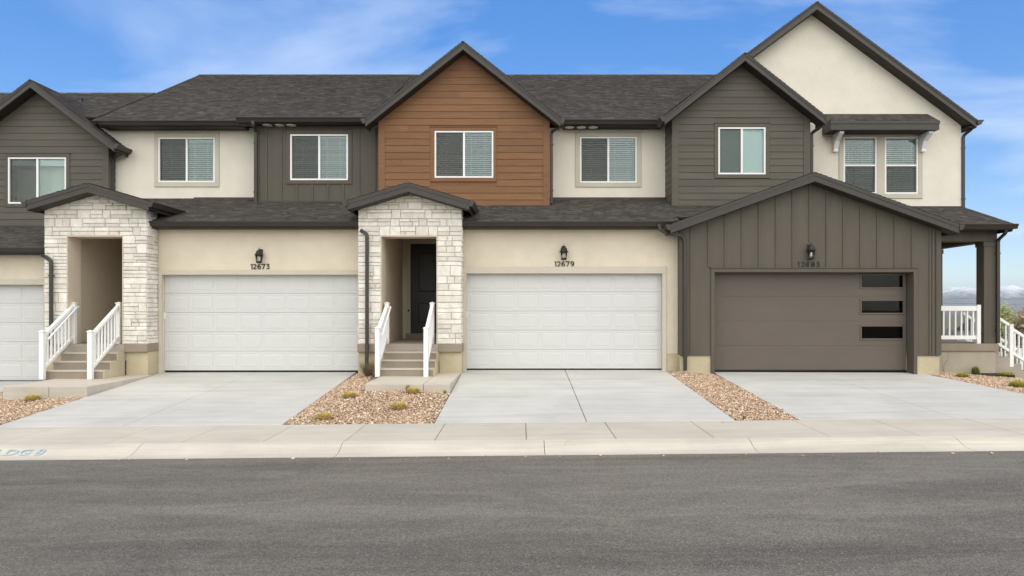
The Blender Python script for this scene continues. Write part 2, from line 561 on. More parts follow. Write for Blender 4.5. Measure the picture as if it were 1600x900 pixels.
def halfplanes(poly):
    sgn = sum(poly[i][0] * poly[(i + 1) % len(poly)][1] - poly[(i + 1) % len(poly)][0] * poly[i][1] for i in range(len(poly)))
    hp = []
    for i in range(len(poly)):
        p, q = poly[i], poly[(i + 1) % len(poly)]
        nx, ny = q[1] - p[1], -(q[0] - p[0])
        if sgn < 0: nx, ny = -nx, -ny
        hp.append((nx, ny, nx * p[0] + ny * p[1]))
    return hp


def wall(name, mat, parent, outline, holes, Y, depth=0.12):
    """front wall in x,z with rectangular openings and their reveals"""
    hp = halfplanes(outline)
    xs = sorted({min(p[0] for p in outline), max(p[0] for p in outline), *[h[0] for h in holes], *[h[1] for h in holes]})
    zs = sorted({min(p[1] for p in outline), max(p[1] for p in outline), *[h[2] for h in holes], *[h[3] for h in holes]})
    mb = MB()
    for i in range(len(xs) - 1):
        for j in range(len(zs) - 1):
            cx, cz = (xs[i] + xs[i + 1]) / 2, (zs[j] + zs[j + 1]) / 2
            if any(h[0] < cx < h[1] and h[2] < cz < h[3] for h in holes): continue
            poly = [(xs[i], zs[j]), (xs[i + 1], zs[j]), (xs[i + 1], zs[j + 1]), (xs[i], zs[j + 1])]
            for a, b, c in hp:
                poly = clip(poly, a, b, c)
                if len(poly) < 3: break
            if len(poly) >= 3 and area(poly) > 1e-5:
                mb.add([(x, Y, z) for x, z in poly], [tuple(range(len(poly)))])
    zmin = min(p[1] for p in outline)
    for x0, x1, z0, z1 in holes:
        y1 = Y + depth
        for q in (((x0, z0), (x0, z1)), ((x0, z1), (x1, z1)), ((x1, z1), (x1, z0)), ((x1, z0), (x0, z0))):
            (a, b), (c, d) = q
            if b == d and b <= zmin + 1e-6: continue
            mb.add([(a, Y, b), (c, Y, d), (c, y1, d), (a, y1, b)], [(0, 1, 2, 3)])
    return mb.build(name, mat, parent, recalc=False)


SH = [(0.056, 0.051, 0.045), (0.068, 0.061, 0.054), (0.078, 0.070, 0.062), (0.060, 0.056, 0.052), (0.096, 0.086, 0.076), (0.064, 0.057, 0.049)]


def roof_plane(name, parent, pts, thick=0.05, tabs=True, expo=0.125):
    """a planar roof slope: first edge of pts is the eave, left to right; shingle tabs lie on it in overlapping courses"""
    P = [Vector(p) for p in pts]
    u = (P[1] - P[0]).normalized()
    n = None
    for i in range(2, len(P)):
        n = u.cross(P[i] - P[0])
        if n.length > 1e-4: break
    n.normalize()
    if n.z < 0: n = -n
    v = n.cross(u)
    if v.z < 0: v = -v
    k = len(P)
    mb = MB()
    mb.add([tuple(p) for p in P] + [tuple(p - n * thick) for p in P],
           [tuple(range(k)), tuple(range(2 * k - 1, k - 1, -1))] + [(i, k + i, k + (i + 1) % k, (i + 1) % k) for i in range(k)])
    o = mb.build(name, 'bronze', parent)
    if not tabs:
        o.data.materials.clear(); o.data.materials.append(M['far_roof'])
        return o
    uv = [((p - P[0]).dot(u), (p - P[0]).dot(v)) for p in P]
    hp = halfplanes(uv)
    vmin, vmax = min(q[1] for q in uv), max(q[1] for q in uv)
    sm = MB()
    vv = vmin
    row = 0
    while vv < vmax - 0.01:
        v1 = min(vv + expo + 0.02, vmax)
        band = [(-1e3, vv), (1e3, vv), (1e3, v1), (-1e3, v1)]
        for a, b, c in hp:
            band = clip(band, a, b, c)
            if len(band) < 3: break
        if len(band) >= 3:
            u0, u1 = min(q[0] for q in band), max(q[0] for q in band)
            uu = u0 - random.random() * 0.3
            while uu < u1:
                w = random.choice((0.08, 0.11, 0.14, 0.18, 0.23))
                poly = [(uu, vv), (uu + w, vv), (uu + w, v1), (uu, v1)]
                for a, b, c in hp:
                    poly = clip(poly, a, b, c)
                    if len(poly) < 3: break
                uu += w
                if len(poly) < 3 or area(poly) < 2e-4: continue
                hb = 0.014 + random.random() * 0.006
                hh = lambda b: hb - (hb - 0.002) * (b - vv) / (expo + 0.02)
                base = random.choice(SH)
                g = 0.82 + random.random() * 0.36
                col = tuple(x * g for x in base)
                vs_ = [tuple(P[0] + u * a + v * b + n * hh(b)) for a, b in poly]
                m_ = len(poly)
                fs_ = [tuple(range(m_))]
                low = [i for i in range(m_) if abs(poly[i][1] - vv) < 1e-6]
                if len(low) == 2:
                    for i in low: vs_.append(tuple(P[0] + u * poly[i][0] + v * poly[i][1] + n * 0.001))
                    fs_.append((low[0], low[1], m_ + 1, m_))
                sm.add(vs_, fs_, col)
        vv += expo
        row += 1
    so = sm.build('shingles', 'shingle', o, recalc=False)
    so['kind'] = 'stuff'
    return o


def gutter_x(parent, x0, x1, ye, zt, h=0.125, d=0.12):
    prof = [(ye, zt), (ye - d, zt), (ye - d - 0.012, zt - 0.012), (ye - d, zt - 0.03), (ye - d * 0.8, zt - h * 0.55), (ye - d * 0.62, zt - h), (ye, zt - h)]
    return MB().prism_x(prof, x0, x1).build('gutter', 'bronze', parent)


def gutter_y(parent, y0, y1, xe, zt, side, h=0.125, d=0.12):
    prof = [(xe, zt), (xe + side * d, zt), (xe + side * (d + 0.012), zt - 0.012), (xe + side * d, zt - 0.03), (xe + side * d * 0.8, zt - h * 0.55), (xe + side * d * 0.62, zt - h), (xe, zt - h)]
    return MB().prism_y(prof, y0, y1).build('gutter', 'bronze', parent)


def downspout(parent, pts, w=0.042, d=0.03):
    P = [Vector(p) for p in pts]
    out = [P[0]]
    for i in range(1, len(P) - 1):          # rounded elbows
        a, b = (P[i - 1] - P[i]), (P[i + 1] - P[i])
        la, lb = min(0.06, a.length * 0.4), min(0.06, b.length * 0.4)
        pa, pb = P[i] + a.normalized() * la, P[i] + b.normalized() * lb
        out += [pa, (pa + pb) * 0.25 + P[i] * 0.5, pb]
    out.append(P[-1])
    o = MB().tube(out, 0, square=(w, d)).build('downspout', 'bronze', parent)
    a, b = P[-2], P[-1]
    L = (b - a).length
    for t in (0.35, L - 0.35):              # straps
        if L > 1.0:
            q = a + (b - a).normalized() * t
            MB().box(q.x - w * 1.35, q.x + w * 1.35, q.y - d * 1.12, q.y + d * 1.5, q.z - 0.015, q.z + 0.015).build('strap', 'bronze', o)
    return o


def gable_roof(parent, xc, hr, yr, yw, za, pitch, yback, gut=True, fas=0.17, ridge_back=None, tabs=True, knee=None):
    """two slopes meeting at a ridge running back from the rake at depth yr; yback(z) is where a slope dies into the roof behind"""
    zt = za - pitch * hr
    for s in (-1, 1):
        xe = xc + s * hr
        eave0, eave1 = (xe, yr, zt), (xe, yback(zt), zt)
        rid0, rid1 = (xc, yr, za), (xc, yback(za), za)
        pts = [eave0, eave1, rid1, rid0] if s > 0 else [eave1, eave0, rid0, rid1]
        if knee:                             # the slope runs back to a wall before it reaches the roof behind
            kp = (xc + s * (za - knee) / pitch, yback(knee), knee)
            kf = (kp[0], yr, knee)
            pts = [eave0, eave1, kp, kf] if s > 0 else [eave1, eave0, kf, kp]
            roof_plane('roof', parent, [kf, kp, rid1, rid0] if s > 0 else [kp, kf, rid0, rid1], 0.045, tabs)
        roof_plane('roof', parent, pts, 0.045, tabs)
        # rake fascia, stepped in two boards
        for (d0, d1, h0, h1) in ((0.0, 0.028, 0.045, 0.085), (0.012, 0.04, 0.08, 0.045 + fas)):
            prof = [(xc, za - h0), (xe, zt - h0), (xe, zt - h1), (xc, za - h1)]
            MB().prism_y(prof, yr + d0, yr + d1).build('fascia', 'bronze', parent)
        sof = [(xc, za - 0.03 - fas), (xe, zt - 0.03 - fas), (xe, zt - 0.055 - fas), (xc, za - 0.055 - fas)]
        MB().prism_y(sof, yr + 0.042, yw + 0.03).build('soffit', 'soffit', parent)
        MB().box(min(xe, xe - s * 0.03), max(xe, xe - s * 0.03), yr + 0.042, yback(zt), zt - 0.05 - fas, zt - 0.047).build('fascia', 'bronze', parent)
        if gut:
            gutter_y(parent, yr - 0.01, yback(zt) - 0.02, xe, zt - 0.01, s)


def lap_boards(parent, mat, region, holes, Y, expo, z0, corner=None, maxlen=3.7, bname='siding_board'):
    """overlapping boards: each course is cut by the rake, the corner boards and the window trim"""
    hp = halfplanes(region)
    zt = max(p[1] for p in region)
    xa, xb = min(p[0] for p in region), max(p[0] for p in region)
    z = z0
    while z < zt - 0.02:
        z1 = z + expo
        spans = [(xa, xb)]
        for h in holes:
            if h[3] > z + 0.03 and h[2] < z1 - 0.03:
                spans = [t for s in spans for t in ((s[0], min(s[1], h[0])), (max(s[0], h[1]), s[1])) if t[1] - t[0] > 0.01]
        for (a, b) in spans:
            cuts = [a]
            while b - cuts[-1] > maxlen:
                cuts.append(cuts[-1] + random.uniform(0.35, 0.9) * maxlen)
            if b - a > 1.0 and len(cuts) == 1 and random.random() < 0.22:
                cuts.append(a + random.uniform(0.2, 0.8) * (b - a))
            cuts.append(b)
            for i in range(len(cuts) - 1):
                g0 = 0.0015 if i else 0.0
                poly = [(cuts[i] + g0, z), (cuts[i + 1] - 0.0015, z), (cuts[i + 1] - 0.0015, z1 + 0.004), (cuts[i] + g0, z1 + 0.004)]
                for A, B, C in hp:
                    poly = clip(poly, A, B, C)
                    if len(poly) < 3: break
                if len(poly) < 3 or area(poly) < 0.002: continue
                n = len(poly)
                dep = lambda zz: 0.021 - 0.014 * (zz - z) / expo
                vs_ = [(x, Y - dep(zz), zz) for x, zz in poly] + [(x, Y + 0.004, zz) for x, zz in poly]
                MB().add(vs_, [tuple(range(n)), tuple(range(2 * n - 1, n - 1, -1))] + [(i, n + i, n + (i + 1) % n, (i + 1) % n) for i in range(n)]).build(bname, mat, parent)
        z = z1


def frame4(mb, x0, x1, z0, z1, w, y0, y1):
    mb.box(x0, x1, y0, y1, z1 - w, z1); mb.box(x0, x1, y0, y1, z0, z0 + w)
    mb.box(x0, x0 + w, y0, y1, z0 + w, z1 - w); mb.box(x1 - w, x1, y0, y1, z0 + w, z1 - w)
    return mb


def window(parent, x0, x1, z0, z1, Y, trim_mat, trim=None, inside='blinds', hung=False, proud=0.03, lab=None):
    """slider or hung window: frame > panes, insect screen, blinds, the dark room behind"""
    if trim:
        t0, t1, t2, t3 = trim
        mb = MB()
        mb.box(t0, t1, Y - proud, Y + 0.01, z1 + 0.004, t3); mb.box(t0, t1, Y - proud, Y + 0.01, t2, z0 - 0.004)
        mb.box(t0, x0 - 0.004, Y - proud, Y + 0.01, z0 - 0.004, z1 + 0.004); mb.box(x1 + 0.004, t1, Y - proud, Y + 0.01, z0 - 0.004, z1 + 0.004)
        mb.build('window_trim', trim_mat, parent, bevel=0.004)
        MB().box(t0 - 0.012, t1 + 0.012, Y - proud - 0.016, Y + 0.008, t3 + 0.002, t3 + 0.014).build('drip_cap', trim_mat, parent)
    fr = frame4(MB(), x0, x1, z0, z1, 0.045, Y - 0.022, Y + 0.06)
    xm, zm = (x0 + x1) / 2, (z0 + z1) / 2 + (z1 - z0) * 0.0
    if hung:
        fr.box(x0 + 0.045, x1 - 0.045, Y - 0.012, Y + 0.05, zm - 0.025, zm + 0.025)
        p = [(x0 + .045, x1 - .045, zm + .025, z1 - .045), (x0 + .045, x1 - .045, z0 + .045, zm - .025)]
    else:
        fr.box(xm - 0.028, xm + 0.028, Y - 0.012, Y + 0.05, z0 + 0.045, z1 - 0.045)
        p = [(xm + .028, x1 - .045, z0 + .045, z1 - .045), (x0 + .045, xm - .028, z0 + .045, z1 - .045)]
    w = fr.build('window', 'vinyl', parent, bevel=0.004)
    for k, q in enumerate(p):
        yp = Y + (0.022 if k == 0 else 0.034)
        part_box('pane', 'glass', w, q[0] - .004, q[1] + .004, yp, yp + 0.005, q[2] - .004, q[3] + .004)
    q = p[1]
    sc = MB().add([(q[0] - .002, Y + 0.008, q[2] - .002), (q[1] + .002, Y + 0.008, q[2] - .002), (q[1] + .002, Y + 0.008, q[3] + .002), (q[0] - .002, Y + 0.008, q[3] + .002)], [(0, 1, 2, 3)])
    sc.build('insect_screen', 'screen', w, recalc=False)
    # room behind
    d0, d1 = Y + 0.055, Y + 1.4
    MB().add([(x0, d0, z0), (x1, d0, z0), (x1, d0, z1), (x0, d0, z1), (x0, d1, z0), (x1, d1, z0), (x1, d1, z1), (x0, d1, z1)],
             [(4, 5, 6, 7), (0, 1, 5, 4), (1, 2, 6, 5), (2, 3, 7, 6), (3, 0, 4, 7)]).build('window_recess', 'room', w, recalc=False)
    if inside == 'blinds':
        b = MB()
        z = z0 + 0.05
        pitch = 0.056
        while z < z1 - 0.06:
            t = 0.0165 + random.uniform(-0.002, 0.002)
            b.add([(x0 + .05, Y + 0.085, z - t), (x1 - .05, Y + 0.085, z - t), (x1 - .05, Y + 0.125, z + t), (x0 + .05, Y + 0.125, z + t)], [(0, 1, 2, 3)])
            z += pitch
        b.box(x0 + .05, x1 - .05, Y + 0.08, Y + 0.13, z1 - 0.075, z1 - 0.046)
        for xx in (x0 + (x1 - x0) * .2, x0 + (x1 - x0) * .62, x0 + (x1 - x0) * .85):
            b.box(xx - .004, xx + .004, Y + 0.082, Y + 0.084, z0 + .06, z1 - .06)
        b.build('blinds', 'blind', w, recalc=False)['kind'] = 'stuff'
    elif inside == 'shade':
        part_box('roller_shade', 'shade', w, x0 + .04, x1 - .04, Y + 0.09, Y + 0.095, z0 + .02, z1 - .03)
    else:
        zz = z1 - (z1 - z0) * 0.17
        part_box('raised_blind', 'blind', w, x0 + .05, x1 - .05, Y + 0.08, Y + 0.13, zz, z1 - .045)
    return w


# ---------------------------------------------------------------- doors of the garages
def panel_mesh(w, h):
    e = 0.02
    rings = [(0, 0.0), (e * 0.6, -0.0022), (e * 1.0, -0.0022), (e * 2.6, 0.003), (e * 3.2, 0.003)]
    v, f = [], []
    for ins, dep in rings:
        v += [(ins, -dep, ins), (w - ins, -dep, ins), (w - ins, -dep, h - ins), (ins, -dep, h - ins)]
    for i in range(len(rings) - 1):
        for j in range(4):
            f.append((i * 4 + j, i * 4 + (j + 1) % 4, i * 4 + 4 + (j + 1) % 4, i * 4 + 4 + j))
    k = (len(rings) - 1) * 4
    f.append((k, k + 1, k + 2, k + 3))
    me = bpy.data.meshes.new('raised_panel')
    me.from_pydata(v, [], f)
    me.materials.append(M['white_door'])
    return me


def white_garage_door(parent, x0, x1, z0, z1, Y, ncol=8, nrow=5):
    d = part_box('garage_door', 'white_door', parent, x0, x1, Y + 0.03, Y + 0.06, z0, z1)
    h = (z1 - z0 - 0.02) / nrow
    pw = (x1 - x0 - 0.04) / ncol
    pm = panel_mesh(pw - 0.075, h - 0.115)
    for r in range(nrow):
        a, b = z0 + 0.02 + r * h, z0 + 0.02 + (r + 1) * h
        MB().prism_x([(Y + 0.03, a), (Y + 0.004, a), (Y, a + 0.006), (Y, b - 0.012), (Y + 0.006, b - 0.005), (Y + 0.03, b - 0.005)], x0 + .004, x1 - .004).build('door_section', 'white_door', d)
        for c in range(ncol):
            o = link_mesh(pm, 'raised_panel', d)
            o.location = Vector((x0 + 0.02 + c * pw + 0.0375, Y - 0.0035, a + 0.0555)) - OFF[d.name]
    part_box('bottom_seal', 'black', d, x0, x1, Y + 0.002, Y + 0.03, z0, z0 + 0.012)
    zz = z0 + (z1 - z0) * 0.57
    part_box('latch', 'vinyl', d, x0 - 0.03, x0 + 0.016, Y - 0.03, Y + 0.01, zz - 0.08, zz + 0.08, bevel=0.006)
    return d


# ------------------------------------------------------------------ levels of the ground
G0 = [(-30, -0.45), (-18, -0.30), (-11.8, -0.27), (-9.2, -0.06), (-4, -0.05), (-1.4, 0.0), (3.6, 0.0), (4.7, -0.03), (10.1, -0.05), (12.5, -0.22), (16, -0.55), (30, -1.6)]
YG, YN, YC, YR = 18.46, 12.33, 10.76, 10.19


def gz(x, y):
    g = float(np.interp(x, [a for a, _ in G0], [b for _, b in G0]))
    r = -0.378 + 0.0094 * x
    if y >= YG: return g
    if y >= YN: return r + (g - r) * (y - YN) / (YG - YN)
    if y >= YC: return r - 0.017 * (YN - y) / (YN - YC)
    if y >= YR: return r - 0.017 - 0.116 * (YC - y) / (YC - YR)
    return r - 0.133 + 0.012 * (YR - y) * (1 if y > 5.5 else 0) + (0.012 * (YR - 5.5) if y <= 5.5 else 0)


# ------------------------------------------------------------------ setting
def grid_sheet(name, mat, xs, ys, zf, kind='structure', parent=None, thick=None):
    v = [(x, y, zf(x, y)) for y in ys for x in xs]
    nx = len(xs)
    f = [(j * nx + i, j * nx + i + 1, (j + 1) * nx + i + 1, (j + 1) * nx + i) for j in range(len(ys) - 1) for i in range(nx - 1)]
    mb = MB().add(v, f)
    o = mb.build(name, mat, parent, recalc=False)
    if kind: o['kind'] = kind
    return o


def terrain_z(x, y):
    d = math.hypot(x, y)
    z = gz(max(-30, min(30, x)), y) - 0.20 if y > YN else gz(max(-30, min(30, x)), min(y, 5)) - 0.35
    if y > 22 or abs(x) > 14:
        k = max(max(0, y - 22), max(0, abs(x) - 14))
        z -= 4.5 * (1 - math.exp(-k / 60)) + 14 * (1 - math.exp(-k / 700))
    return z


def spread(a, lo, hi, n):
    t = np.linspace(-1, 1, n)
    return [float(v) for v in np.where(t < 0, a + (a - lo) * -np.abs(t) ** 4, a + (hi - a) * np.abs(t) ** 4)]


xs_t = sorted(set(spread(0, -40000, 40000, 90) + [float(v) for v in range(-30, 31, 2)]))
ys_t = sorted(set(spread(15, -20000, 40000, 90) + [float(v) for v in range(-6, 60, 2)]))
grid_sheet('ground', 'terrain', xs_t, ys_t, terrain_z)

# road
grid_sheet('road', 'asphalt', [float(v) for v in range(-60, 61, 4)], [-4.0, 0.0, 3.0, 5.5, 7.5, 9.0, 10.2], lambda x, y: gz(max(-30, min(30, x)), y))
# rolled kerb and gutter in cast lengths
curb = thing('curb', (0, YR, 0), None, None); curb['kind'] = 'structure'
cx = [-24, sx(-700, 10.4), sx(-250, 10.4), sx(205, 10.4), sx(528, 10.4), sx(851, 10.4), sx(1180, 10.4), sx(1510, 10.4), sx(1850, 10.4), 24]
prof = [(YR - 0.004, -0.20), (YR - 0.004, 0.006), (YR + 0.10, 0.004), (YR + 0.22, 0.016), (YR + 0.34, 0.055), (YR + 0.44, 0.100), (YR + 0.52, 0.118), (YC, 0.121), (YC, -0.20)]
for i in range(len(cx) - 1):
    a, b = cx[i] + 0.004, cx[i + 1] - 0.004
    n = len(prof)
    v = [(x, y, gz(x, 10.0) - 0.012 * (YR - 10.0) + z) for x in (a, b) for y, z in prof]
    MB().add(v, [tuple(range(n)), tuple(range(2 * n - 1, n - 1, -1))] + [(k, n + k, n + (k + 1) % n, (k + 1) % n) for k in range(n)]).build('curb_length', 'curb', curb)


def slab(name, mat, parent, x0, x1, y0, y1, th=0.12, lift=0.0, nx=4, ny=4, xn0=None, xn1=None, bev=0.006):
    """a cast slab following the grade; xn0, xn1: edges at the near end when the slab is not square"""
    xn0 = x0 if xn0 is None else xn0
    xn1 = x1 if xn1 is None else xn1
    def ring(ins, dz):
        out = []
        for j in range(ny + 1):
            t = j / ny
            y = y0 + ins + (y1 - y0 - 2 * ins) * t
            a, b = xn0 + (x0 - xn0) * t + ins, xn1 + (x1 - xn1) * t - ins
            out.append([(a + (b - a) * i / nx, y, gz(a + (b - a) * i / nx, y) + lift + dz) for i in range(nx + 1)])
        return out
    top, low = ring(bev, 0), ring(0, -bev)
    mb = MB()
    v = [p for r in top for p in r]
    mb.add(v, [(j * (nx + 1) + i, j * (nx + 1) + i + 1, (j + 1) * (nx + 1) + i + 1, (j + 1) * (nx + 1) + i) for j in range(ny) for i in range(nx)])
    per = lambda g: g[0][:] + [g[j][-1] for j in range(1, ny + 1)] + g[-1][-2::-1] + [g[j][0] for j in range(ny - 1, 0, -1)]
    pt, pl = per(top), per(low)
    n = len(pt)
    bot = [(x, y, z - th) for x, y, z in pl]
    mb.add(pt + pl, [(i, n + i, n + (i + 1) % n, (i + 1) % n) for i in range(n)])
    mb.add(pl + bot, [(i, n + i, n + (i + 1) % n, (i + 1) % n) for i in range(n)])
    return mb.build(name, mat, parent, recalc=False)


walk = thing('sidewalk', (0, YC, 0), None, None); walk['kind'] = 'structure'
# joints read along the walk
jx = [-24, -19.5, -16.4, -13.2, -11.0] + [sx(p, 11.4) for p in (35, 197, 310, 432, 553, 686, 822, 955, 1100, 1272, 1405, 1560, 1720)] + [16.5, 20, 24]
for i in range(len(jx) - 1):
    slab('slab', 'walk', walk, jx[i] + 0.004, jx[i + 1] - 0.004, YC + 0.008, YN - 0.006, bev=0.010)
grid_sheet('slab_bed', 'joint', [-24.0, 0.0, 24.0], [YC - 0.02, YN, YN + 0.02], lambda x, y: gz(x, y) - 0.03, None, walk)


def driveway(x0, x1, xn0, xn1, jm, ysplit, g_y1=18.44):
    d = thing('driveway', ((x0 + x1) / 2, 15.4, 0), None, None); d['kind'] = 'structure'
    t = (ysplit - YN) / (g_y1 - YN)
    a = xn0 + (x0 - xn0) * t; b = xn1 + (x1 - xn1) * t
    for (p0, p1, n0, n1, m0, m1) in ((x0, jm - .006, xn0, jm - .006, a, jm - .006), (jm + .006, x1, jm + .006, xn1, jm + .006, b)):
        slab('slab', 'drive', d, m0, m1, YN + 0.006, ysplit - 0.004, xn0=n0, xn1=n1, lift=0.002)
        slab('slab', 'drive', d, p0, p1, ysplit + 0.004, g_y1, xn0=m0, xn1=m1, lift=0.002)
    grid_sheet('slab_bed', 'joint', [min(x0, xn0) + 0.05, max(x1, xn1) - 0.05], [YN + 0.02, 15.0, g_y1 - 0.02], lambda x, y: gz(x, y) - 0.03, None, d)
    return d


driveway(-17.0, -11.75, -17.0, -11.6, -14.3, 15.2, 18.4)
driveway(-9.02, -4.14, -8.85, -4.02, -6.68, 15.0)
driveway(-1.46, 3.58, -1.46, 3.58, 1.09, 14.9)
driveway(4.76, 9.86, 4.66, 10.35, 7.28, 15.3, 18.3)

# gravel beds: a base sheet and loose stones over it
BEDS = [(-11.6, -8.93, 12.36, 17.6, -8.9), (-4.06, -1.48, 12.36, 18.25, -1.48), (3.6, 4.70, 12.36, 18.25, 4.70), (10.0, 20.0, 12.36, 20.5, 20.0)]


def bed_z(x, y):
    m = 0.0
    if -4.06 < x < -1.48 and 13.2 < y < 18.3:          # gravel heaped against the entry path
        m = 0.085 * math.sin(math.pi * (x + 4.06) / 2.58) ** 0.6 * min(1, (y - 13.2) / 1.6)
    return gz(x, y) - 0.015 + m


gb = MB()
for (a, b, c, d, e) in BEDS:
    xs = np.linspace(a, b, 9); ys = np.linspace(c, d, 9)
    v = [(float(x), float(y), bed_z(x, y) - 0.02) for y in ys for x in xs]
    gb.add(v, [(j * 9 + i, j * 9 + i + 1, (j + 1) * 9 + i + 1, (j + 1) * 9 + i) for j in range(8) for i in range(8)])
gbo = gb.build('gravel_bed', 'gravel_bed', None, recalc=False); gbo['kind'] = 'structure'

GC = np.array([srgb(196, 165, 135), srgb(170, 132, 102), srgb(214, 190, 165), srgb(150, 112, 86), srgb(186, 150, 128), srgb(120, 92, 74), srgb(224, 208, 190), srgb(160, 136, 116), srgb(178, 140, 108)]) * 1.12
PADS = [(-10.72, -8.96, 15.15, 18.0), (-3.23, -1.46, 15.1, 18.0), (-11.1, -9.4, 16.6, 18.0), (-3.5, -1.4, 16.6, 18.3), (10.88, 12.6, 19.2, 21.0)]


def gravel():
    oct_v = np.array([(1, 0, 0), (-1, 0, 0), (0, 1, 0), (0, -1, 0), (0, 0, 1), (0, 0, -1)], float)
    oct_f = np.array([(0, 2, 4), (2, 1, 4), (1, 3, 4), (3, 0, 4), (2, 0, 5), (1, 2, 5), (3, 1, 5), (0, 3, 5)])
    pos = []
    for (a, b, c, d, e) in BEDS:
        bb = min(b, 13.6)
        n = int((bb - a) * (d - c) * 1700)
        p = np.column_stack([rng.uniform(a, bb, n), rng.uniform(c, d, n)])
        if a == 10.0:                       # the bed beside the flared drive
            lim = 10.35 + (9.86 - 10.35) * (p[:, 1] - YN) / (18.3 - YN) + 0.02
            p = p[(p[:, 0] > lim) & (p[:, 1] < 19.25)]
        if a == -11.6:
            lim = -8.85 + (-9.02 + 8.85) * (p[:, 1] - YN) / (18.4 - YN) - 0.02
            p = p[p[:, 0] < lim]
        if a == -4.06:
            lim = -4.02 + (-4.14 + 4.02) * (p[:, 1] - YN) / (18.4 - YN) + 0.01
            p = p[p[:, 0] > lim]
        for (q0, q1, q2, q3) in PADS:
            p = p[~((p[:, 0] > q0) & (p[:, 0] < q1) & (p[:, 1] > q2) & (p[:, 1] < q3))]
        pos.append(p)
    # a few strays on the slabs
    pos.append(np.column_stack([rng.uniform(-4.3, -3.9, 14), rng.uniform(12.5, 17, 14)]))
    pos.append(np.column_stack([rng.uniform(3.3, 4.9, 16), rng.uniform(12.0, 12.4, 16)]))
    pos.append(np.column_stack([rng.uniform(-4.0, -1.6, 14), rng.uniform(12.15, 12.4, 14)]))
    pos.append(np.column_stack([rng.uniform(-9.5, 10, 40), 10.2 - np.abs(rng.normal(0, 0.15, 40))]))
    P = np.concatenate(pos)
    n = len(P)
    r = 0.010 + 0.022 * rng.random(n) ** 1.6
    ang = rng.uniform(0, 2 * np.pi, n)
    V = oct_v[None] * (1 + rng.uniform(-0.35, 0.35, (n, 6, 1)))
    V = V + rng.uniform(-0.25, 0.25, (n, 6, 3))
    V[:, :, 2] *= 0.62
    V *= r[:, None, None]
    c, s = np.cos(ang)[:, None], np.sin(ang)[:, None]
    X = V[:, :, 0] * c - V[:, :, 1] * s
    Y = V[:, :, 0] * s + V[:, :, 1] * c
    r[-40:] *= 0.30
    zz = np.array([bed_z(x, y) + (0.018 if y < YR else 0) for x, y in P]) + rng.uniform(-0.012, 0.014, n)
    V = np.stack([X + P[:, :1], Y + P[:, 1:], V[:, :, 2] + zz[:, None]], -1).reshape(-1, 3)
    Fc = (oct_f[None] + (np.arange(n) * 6)[:, None, None]).reshape(-1, 3)
    me = bpy.data.meshes.new('gravel')
    me.vertices.add(len(V)); me.vertices.foreach_set('co', V.astype(np.float32).ravel())
    me.loops.add(len(Fc) * 3); me.loops.foreach_set('vertex_index', Fc.astype(np.int32).ravel())
    me.polygons.add(len(Fc)); me.polygons.foreach_set('loop_start', (np.arange(len(Fc)) * 3).astype(np.int32))
    me.update(calc_edges=True)
    colr = (0.62 * GC[rng.integers(0, len(GC), n)] + 0.38 * np.array([0.47, 0.385, 0.285])) * rng.uniform(0.82, 1.16, (n, 1))
    colr = np.repeat(np.concatenate([colr, np.ones((n, 1))], 1)[:, None], 6, 1).reshape(-1, 4)
    at = me.color_attributes.new('tint', 'FLOAT_COLOR', 'POINT')
    at.data.foreach_set('color', colr.astype(np.float32).ravel())
    me.materials.append(M['gravel'])
    o = link_mesh(me, 'gravel', None)
    tag(o, 'tan and brown crushed gravel filling the planting beds', 'gravel', kind='stuff')


gravel()

# mountains
def mountains():
    xs = np.linspace(2500, 14000, 190); ys = np.linspace(11200, 14500, 36)
    nn = np.zeros((36, 190))
    Xg, Yg_ = np.meshgrid(xs, ys)
    r2 = np.random.default_rng(3)
    for k in range(26):
        fx = 2 ** (k * 0.22) / 3400; a = r2.uniform(0, 2 * np.pi); ph = r2.uniform(0, 6.28)
        am = 1 / (1 + k * 0.42)
        nn += am * (1 - np.abs(np.sin(2 * np.pi * fx * (Xg * np.cos(a) + Yg_ * np.sin(a)) + ph)) * 2)
    nn = (nn - nn.min()) / (nn.max() - nn.min())
    env = np.clip(1 - np.abs((Yg_ - 12900) / 1700), 0, 1) ** 0.8
    bear = Xg / Yg_
    prof = np.interp(bear, [0.2, 0.45, 0.54, 0.575, 0.604, 0.632, 0.66, 0.69, 0.74, 0.9, 1.1], [0.5, 0.6, 0.62, 0.80, 0.98, 0.88, 1.0, 0.92, 0.8, 0.7, 0.5])
    H = env * (365 * prof + 150 * (nn - 0.45)) * 1.30
    Z = -22 + H
    v = [(float(Xg[j, i]), float(Yg_[j, i]), float(Z[j, i])) for j in range(36) for i in range(190)]
    f = [(j * 190 + i, j * 190 + i + 1, (j + 1) * 190 + i + 1, (j + 1) * 190 + i) for j in range(35) for i in range(189)]
    o = MB().add(v, f).build('mountains', 'mountain', None, recalc=False)
    o['kind'] = 'structure'


mountains()

# ------------------------------------------------------------------ townhouses
h0 = thing('townhouse', (-14.5, 19.5, gz(-14.5, 19)), 'partly seen olive clapboard townhouse at the far left edge of the row', 'house', 'attached townhouses')
h1 = thing('townhouse', (-7.6, 19.5, gz(-7.6, 19)), 'townhouse numbered 12673 with cream upper wall and white garage door', 'house', 'attached townhouses')
h2 = thing('townhouse', (0.0, 19.5, 0), 'townhouse numbered 12679 with brown wood-look gable above the stone entry', 'house', 'attached townhouses')
h3 = thing('townhouse', (8.0, 19.5, gz(8, 19)), 'end townhouse numbered 12683 with taupe garage door and tall cream gable', 'house', 'attached townhouses')

E = EYE
ZM = E + 5.28         # main eave level
YE = 20.45            # main eave line


def main_back(z): return YE + (z - ZM) / 0.5


def low_back(z): return 17.95 + (z - (E + 2.165)) / 0.333


